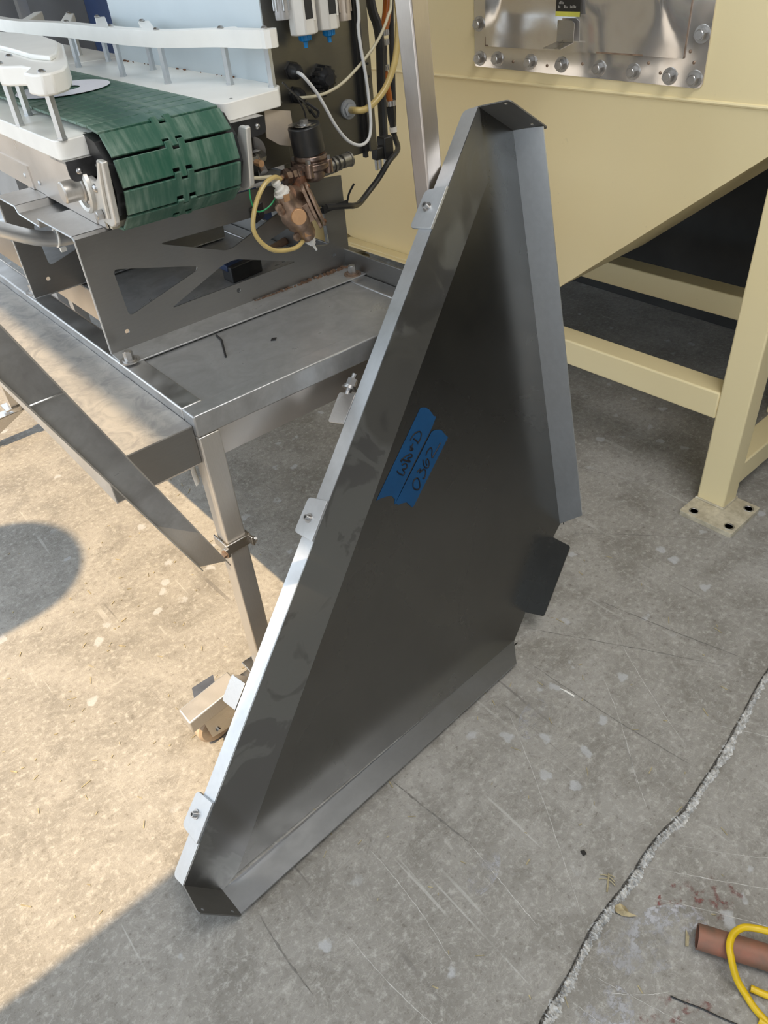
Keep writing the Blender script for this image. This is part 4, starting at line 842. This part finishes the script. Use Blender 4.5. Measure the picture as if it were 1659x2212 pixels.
# ================================================================== the leaning sheet metal panel
O = V((.142, .954, .004)); e = V((.99904, .0439, 0)); u = V((-.0099, .2248, .9744)); n = V((.0428, -.9734, .2250))
def pw(a, b, d=0.0): return O+e*a+u*b+n*d
pan = Thing('machine_guard', 'large dark sheet metal machine guard leaning on the table with blue tape', 'guard', tuple(O))
TL, TR, RB, TT, TB, BR, B0, BL = (1.245, 1.417), (1.350, 1.347), (1.322, .263), (1.282, .236), (1.114, .064), (1.046, 0), (0, 0), (-.066, .098)
C1, C2 = (1.236, 1.258), (.047, .015)
th = .003
# two facets at a very slight angle; the left one is lighter and patchier
KINK = .006
mb = MB(); mb.prism([pw(*BL, KINK*.8), pw(*B0), pw(*C2), pw(*C1), pw(*TL, KINK*.1)], -n*th); pan.part('plate_facet', mb, 'steel_patchy', smooth=0)
mb = MB(); mb.prism([pw(*C2), pw(*BR), pw(*TB), pw(*TT), pw(*RB), pw(*TR), pw(*TL, KINK*.1), pw(*C1)], -n*th); pan.part('plate_facet', mb, 'steel_panel', smooth=0)
def flange(name, a, b, da0, db0, mat, cuta=0.0, cutb=0.0, t_=.003, bev=0.0, rnd_=0.0, holes=(), splay=0.0):
    """flange folded along a->b, standing out da0 at a and db0 at b; cuta/cutb shorten its outer edge"""
    A, B = pw(*a), pw(*b); d = (B-A).normalized(); w_ = d.cross(n).normalized()
    nn = (n+w_*splay)
    pts = [A, B, B-d*cutb+nn*db0, A+d*cuta+nn*da0]
    mb = MB(); hl = [circle3(A+d*s_+nn*h_, w_, .0045, 10) for s_, h_ in holes]
    mb.prism(roundpoly(pts, [0, 0, rnd_, rnd_], 4), w_*t_, [[p for p in h] for h in hl] or None); return pan.part(name, mb, mat, bevel=bev, smooth=0 if holes else None)
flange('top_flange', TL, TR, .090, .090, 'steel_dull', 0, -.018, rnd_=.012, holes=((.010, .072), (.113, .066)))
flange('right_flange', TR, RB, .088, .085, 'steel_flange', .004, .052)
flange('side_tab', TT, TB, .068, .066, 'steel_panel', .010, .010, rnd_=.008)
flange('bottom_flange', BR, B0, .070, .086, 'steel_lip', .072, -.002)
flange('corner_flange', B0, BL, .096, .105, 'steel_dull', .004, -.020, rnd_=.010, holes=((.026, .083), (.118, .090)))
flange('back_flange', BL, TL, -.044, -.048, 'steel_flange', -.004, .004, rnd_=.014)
# thin bead at the fold of the long flanges
for nm, a, b in (('bottom', B0, BR), ('right', RB, TR)):
    A, B = pw(*a, .012), pw(*b, .012); mb = MB(); mb.tube([A, B], .0018, 6, smooth=1); pan.part('fold_bead', mb, 'steel_panel')
# three clip plates bolted over the back flange
A, B = pw(*TL), pw(*BL); d = (B-A).normalized(); w_ = d.cross(n).normalized(); w_ = w_ if w_.x < 0 else -w_
for s0, s1, sb in ((.197, .300, .247), (.952, 1.048, 1.003), (1.665, 1.762, 1.713)):
    mb = MB(); pts = [A+d*s0+n*.002, A+d*s1+n*.002, A+d*(s1-.004)-n*.071, A+d*(s0+.006)-n*.066]
    mb.prism(roundpoly([p+w_*.0002 for p in pts], [0, 0, .012, .012], 4), w_*.0065); cp = pan.part('clip_plate', mb, 'steel_flange', bevel=.0006)
    mb = MB(); pb = A+d*sb-n*.037+w_*.0065; mb.cyl(pb, pb+w_*.002, .0115, seg=20); mb.cyl(pb+w_*.002, pb+w_*.012, .0072, .0068, seg=18); pan.part('cap_screw', mb, 'bolt', parent=cp)
    mb = MB(); mb.cyl(pb+w_*.0121, pb+w_*.0124, .0038, seg=6); pan.part('hex_socket', mb, 'dark_edge', parent=cp)
# two angle brackets on the back
for s0, s1, o0 in ((.700, .775, -.050), (1.405, 1.470, -.050)):
    P0 = A+d*s0+n*o0+w_*(-.004); P1 = A+d*s1+n*o0+w_*(-.004); back = -n*.062+V((0, 0, -.004))
    mb = MB(); mb.prism(roundpoly([P0, P1, P1+back, P0+back], [0, 0, .008, .008], 4), w_*.003)
    br_ = pan.part('back_bracket', mb, 'steel', bevel=.0006)
    if s0 < 1:
        c = P0+d*.004+back*.52; up = -d
        mb = MB(); mb.cyl(c, c+up*.014, .008, seg=12); mb.cyl(c+up*.014, c+up*.018, .019, seg=22); mb.cyl(c+up*.018, c+up*.022, .016, seg=22); mb.cyl(c+up*.022, c+up*.040, .012, seg=6); mb.cyl(c+up*.040, c+up*.052, .0065, seg=10); pan.part('stud_bolt', mb, 'bolt', parent=br_)
        mb = MB(); mb.prism([P0+back*.05, P0+back*.95, P0+back*.95-w_*.045, P0+back*.05-w_*.045], d*.003); pan.part('bracket_arm', mb, 'steel', parent=br_)
    else:
        mb = MB(); mb.prism([P0, P0+back, P0+back-w_*.055, P0-w_*.045], d*.003); pan.part('bracket_arm', mb, 'steel_warm', parent=br_)
# masking tape with handwriting
t1 = [(0.888, 0.832), (0.896, 0.83), (0.905, 0.826), (0.913, 0.817), (0.92, 0.805), (0.923, 0.796), (0.93, 0.791), (0.925, 0.785), (0.91, 0.77), (0.825, 0.707), (0.745, 0.6405), (0.75, 0.654), (0.743, 0.667), (0.727, 0.673), (0.714, 0.676), (0.697, 0.678)]
t2 = [(0.906, 0.761), (0.916, 0.761), (0.93, 0.756), (0.939, 0.75), (0.945, 0.737), (0.954, 0.724), (0.946, 0.718), (0.802, 0.609), (0.795, 0.606), (0.788, 0.617), (0.782, 0.628), (0.771, 0.632), (0.756, 0.635), (0.748, 0.643)]
mb = MB(); mb.prism([pw(a, b, .0006) for a, b in t1], n*.0004); tA = pan.part('tape_strip', mb, 'tape', smooth=0, label='blue tape strip marked WB+D')
mb = MB(); mb.prism([pw(a, b, .0011) for a, b in t2], n*.0004); tB = pan.part('tape_strip', mb, 'tape', smooth=0, label='blue tape strip marked 0362')
ST = [[(0.776, 0.718), (0.779, 0.711), (0.785, 0.704), (0.791, 0.699), (0.796, 0.702), (0.796, 0.708), (0.793, 0.714), (0.799, 0.712), (0.807, 0.712), (0.809, 0.717), (0.806, 0.723), (0.799, 0.725), (0.794, 0.725)], [(0.796, 0.732), (0.795, 0.737), (0.804, 0.734), (0.817, 0.723)], [(0.796, 0.738), (0.812, 0.74), (0.824, 0.739), (0.83, 0.736), (0.831, 0.731), (0.825, 0.73), (0.816, 0.733), (0.818, 0.727), (0.821, 0.721), (0.816, 0.723), (0.805, 0.732), (0.797, 0.738)], [(0.831, 0.757), (0.839, 0.746)], [(0.842, 0.759), (0.835, 0.754), (0.829, 0.748), (0.837, 0.745)], [(0.847, 0.77), (0.853, 0.762), (0.857, 0.756)], [(0.836, 0.771), (0.846, 0.778), (0.857, 0.781), (0.869, 0.779), (0.873, 0.772), (0.87, 0.764), (0.863, 0.757), (0.855, 0.753)],
      [(0.823, 0.673), (0.816, 0.669), (0.812, 0.661), (0.812, 0.653), (0.818, 0.645), (0.827, 0.642), (0.832, 0.647), (0.834, 0.657), (0.833, 0.667), (0.828, 0.672), (0.821, 0.672)], [(0.833, 0.686), (0.843, 0.689), (0.846, 0.687), (0.841, 0.68), (0.85, 0.683), (0.857, 0.682), (0.86, 0.675), (0.856, 0.666), (0.851, 0.66), (0.846, 0.663)], [(0.86, 0.707), (0.859, 0.697), (0.86, 0.688), (0.865, 0.682), (0.872, 0.682), (0.876, 0.69), (0.876, 0.699), (0.872, 0.703), (0.867, 0.697), (0.868, 0.688)], [(0.872, 0.713), (0.878, 0.72), (0.887, 0.724), (0.893, 0.724), (0.894, 0.716), (0.89, 0.707), (0.889, 0.698), (0.895, 0.701), (0.909, 0.71), (0.926, 0.722)]]
for tp_, sel, dep in ((tA, ST[:7], .0013), (tB, ST[7:], .0018)):
    mb = MB()
    for s_ in sel: mb.tube([pw(a, b, dep) for a, b in s_], .0018, 6, smooth=4)
    pan.part('handwriting', mb, 'ink', parent=tp_)

# ================================================================== small things on the floor
pp = Thing('copper_pipe', 'old reddish copper pipe on the floor under the yellow cord', 'pipe', (.87, .11, 0))
a, b = V((.840, .180, .026)), V((1.06, -.20, .026)); d_ = (b-a).normalized()
mb = MB(); seg = 26; uu = d_.orthogonal().normalized(); v2 = d_.cross(uu)
rings = []
for (p, r) in ((a, .0255), (b, .0255), (b, .0225), (a, .0225)): rings.append([mb.bm.verts.new(p+r*(math.cos(2*math.pi*i/seg)*uu+math.sin(2*math.pi*i/seg)*v2)) for i in range(seg)])
for A_, B_ in zip(rings, rings[1:]+rings[:1]):
    for i in range(seg): mb.bm.faces.new((A_[i], A_[(i+1) % seg], B_[(i+1) % seg], B_[i]))
pp.part('pipe_wall', mb, 'copper')
cable('extension_cord', [(1.10, -.08, .008), (1.02, -.01, .02), (.965, .045, .052), (.935, .087, .0625), (.918, .111, .0625), (.902, .125, .0625), (.877, .130, .0625), (.853, .123, .0620), (.838, .110, .058), (.829, .096, .044), (.824, .080, .026), (.821, .057, .009), (.813, .034, .0075), (.808, .005, .0075), (.80, -.03, .0075), (.79, -.10, .0075)], .0072, 'cord_yellow', 'bright yellow extension cord looping over the copper pipe', 'cord', 12)
cord2 = MB(); cord2.tube([(.840, .058, .0075), (.852, .030, .0075), (.872, -.005, .0075), (.90, -.06, .0075)], .0072, 12, smooth=5); cord2.tube([(.800, .018, .0075), (.806, -.004, .0075), (.82, -.03, .0075)], .0072, 12, smooth=4)
top('extension_cord', cord2, 'cord_yellow', 'short yellow cord end at the photo corner beside the copper pipe', 'cord')
cable('wire_scrap', [(.713, .155, .002), (.724, .130, .002), (.740, .100, .002), (.752, .070, .002), (.768, .035, .002), (.78, .0, .002)], .0018, 'black', 'thin black wire on the floor left of the copper pipe', 'wire', 6)
tw = MB(); tw.tube([(.824, .387, .002), (.805, .375, .003), (.788, .365, .002)], .0022, 6, smooth=3)
for a_, b_ in (((.818, .384), (.808, .398)), ((.818, .384), (.818, .366)), ((.812, .380), (.798, .394)), ((.812, .380), (.812, .360)), ((.820, .386), (.826, .374))): tw.tube([(*a_, .003), ((a_[0]+b_[0])/2, (a_[1]+b_[1])/2, .007), (*b_, .003)], .0012, 5, smooth=2)
top('dry_twig', tw, 'straw', 'small dry branching twig on the grey floor near the joint', 'twig')
lf = MB(); LPT = [(.776, .335), (.786, .330), (.790, .318), (.786, .302), (.792, .288), (.778, .300), (.770, .312), (.764, .325)]
vs_ = [lf.bm.verts.new((x, y, .0025+.006*((i*5) % 3)/2)) for i, (x, y) in enumerate(LPT)]; cc = lf.bm.verts.new((.780, .314, .009))
for i in range(len(vs_)): lf.bm.faces.new((vs_[i], vs_[(i+1) % len(vs_)], cc))
top('dry_leaf', lf, 'leaf', 'crumpled dry leaf lying on the floor joint', 'leaf', smooth=0)
sv = MB(); sv.prism([(.846, .206, .001), (.836, .200, .001), (.816, .188, .001), (.820, .183, .001), (.838, .193, .001)], (0, 0, .004)); top('wood_sliver', sv, 'straw', 'short curled wood sliver left of the copper pipe end', 'sliver')
ps = MB(); ps.prism([(1.150, .797, .001), (1.157, .780, .001), (1.160, .752, .001), (1.155, .750, .001), (1.152, .775, .001)], (0, 0, .0015)); top('plastic_shred', ps, 'white', 'thin white plastic shred on the floor right of the panel', 'shred')
pb = MB(); pb.prism([(.815, .452, .0005), (.824, .449, .0005), (.827, .458, .0005), (.819, .463, .0005)], (0, 0, .004)); top('dark_pebble', pb, 'black', 'small dark crumb on the floor left of the joint', 'crumb')
lt = MB(); rnd = random.Random(21)
for i in range(230):
    if i < 150: x, y = -.25+1.15*rnd.random(), 1.1+1.5*rnd.random()
    else: x, y = .2+1.5*rnd.random(), .1+1.0*rnd.random()
    a = rnd.random()*math.pi; l_ = .003+.011*rnd.random()**2; w2 = .0006+.0009*rnd.random(); c, s_ = math.cos(a), math.sin(a)
    lt.prism([(x-l_*c+w2*s_, y-l_*s_-w2*c, .0008), (x+l_*c+w2*s_, y+l_*s_-w2*c, .0012), (x+l_*c-w2*s_, y+l_*s_+w2*c, .0012), (x-l_*c-w2*s_, y-l_*s_+w2*c, .0008)], (0, 0, .0012))
top('straw_litter', lt, 'straw', 'tiny straw crumbs scattered over the concrete floor', 'litter', kind='stuff')

# ================================================================== background at the upper left
bgf = Thing('grey_machine', 'grey steel machine column behind the conveyor rails', 'machine', (1.3, 3.7, 0))
mb = MB(); mb.box((1.08, 3.9, 0), (1.14, 3.96, 2.4)); bgf.part('upright', mb, 'steel_rail')
mb = MB(); mb.box((1.26, 3.85, 0), (1.30, 3.89, 2.4)); bgf.part('upright', mb, 'steel_rail')
mb = MB(); mb.box((1.06, 4.05, .2), (1.62, 4.4, 2.4)); bgf.part('housing', mb, 'grey_paint')
nb = MB(); nb.box((1.50, 3.35, 0), (2.0, 3.75, 2.2)); top('storage_cabinet', nb, 'navy', 'dark navy cabinet seen behind the pale cabinet side', 'cabinet', bevel=.004)
bs = MB()
for x0, ph in ((1.44, 0), (1.475, 1.2), (1.51, 2.1)):
    bs.tube([(x0, 3.32+.006*math.sin(ph), 2.0), (x0+.004, 3.31, 1.75), (x0-.003, 3.32, 1.58), (x0+.006, 3.31, 1.45)], .016, 8, smooth=4, flat=.35)
top('blue_strap', bs, M['blue'], 'blue webbing strap hanging in the gap behind the rails', 'strap')
cable('blue_hose', [(1.30, 3.5, 1.60), (1.38, 3.45, 1.595), (1.50, 3.30, 1.61), (1.62, 3.28, 1.64)], .008, 'blue', 'light blue air hose behind the rails at the top edge', 'hose')
# unseen drum on a pole, made up to cast the round shadow on the floor
shd = Thing('shadow_drum', None, None, (-2.05, 2.4, 0), kind='structure')
mb = MB(); mb.lathe((-2.05, 2.40, 3.28), (.15, .02, 1), [(0, .12), (.02, .24), (.10, .31), (.24, .31), (.32, .16), (.34, 0)], 30); shd.part('drum', mb, 'grey_paint')
mb = MB(); mb.cyl((-2.13, 2.40, 0), (-2.13, 2.40, 3.3), .05, seg=12); shd.part('pole', mb, 'grey_paint')
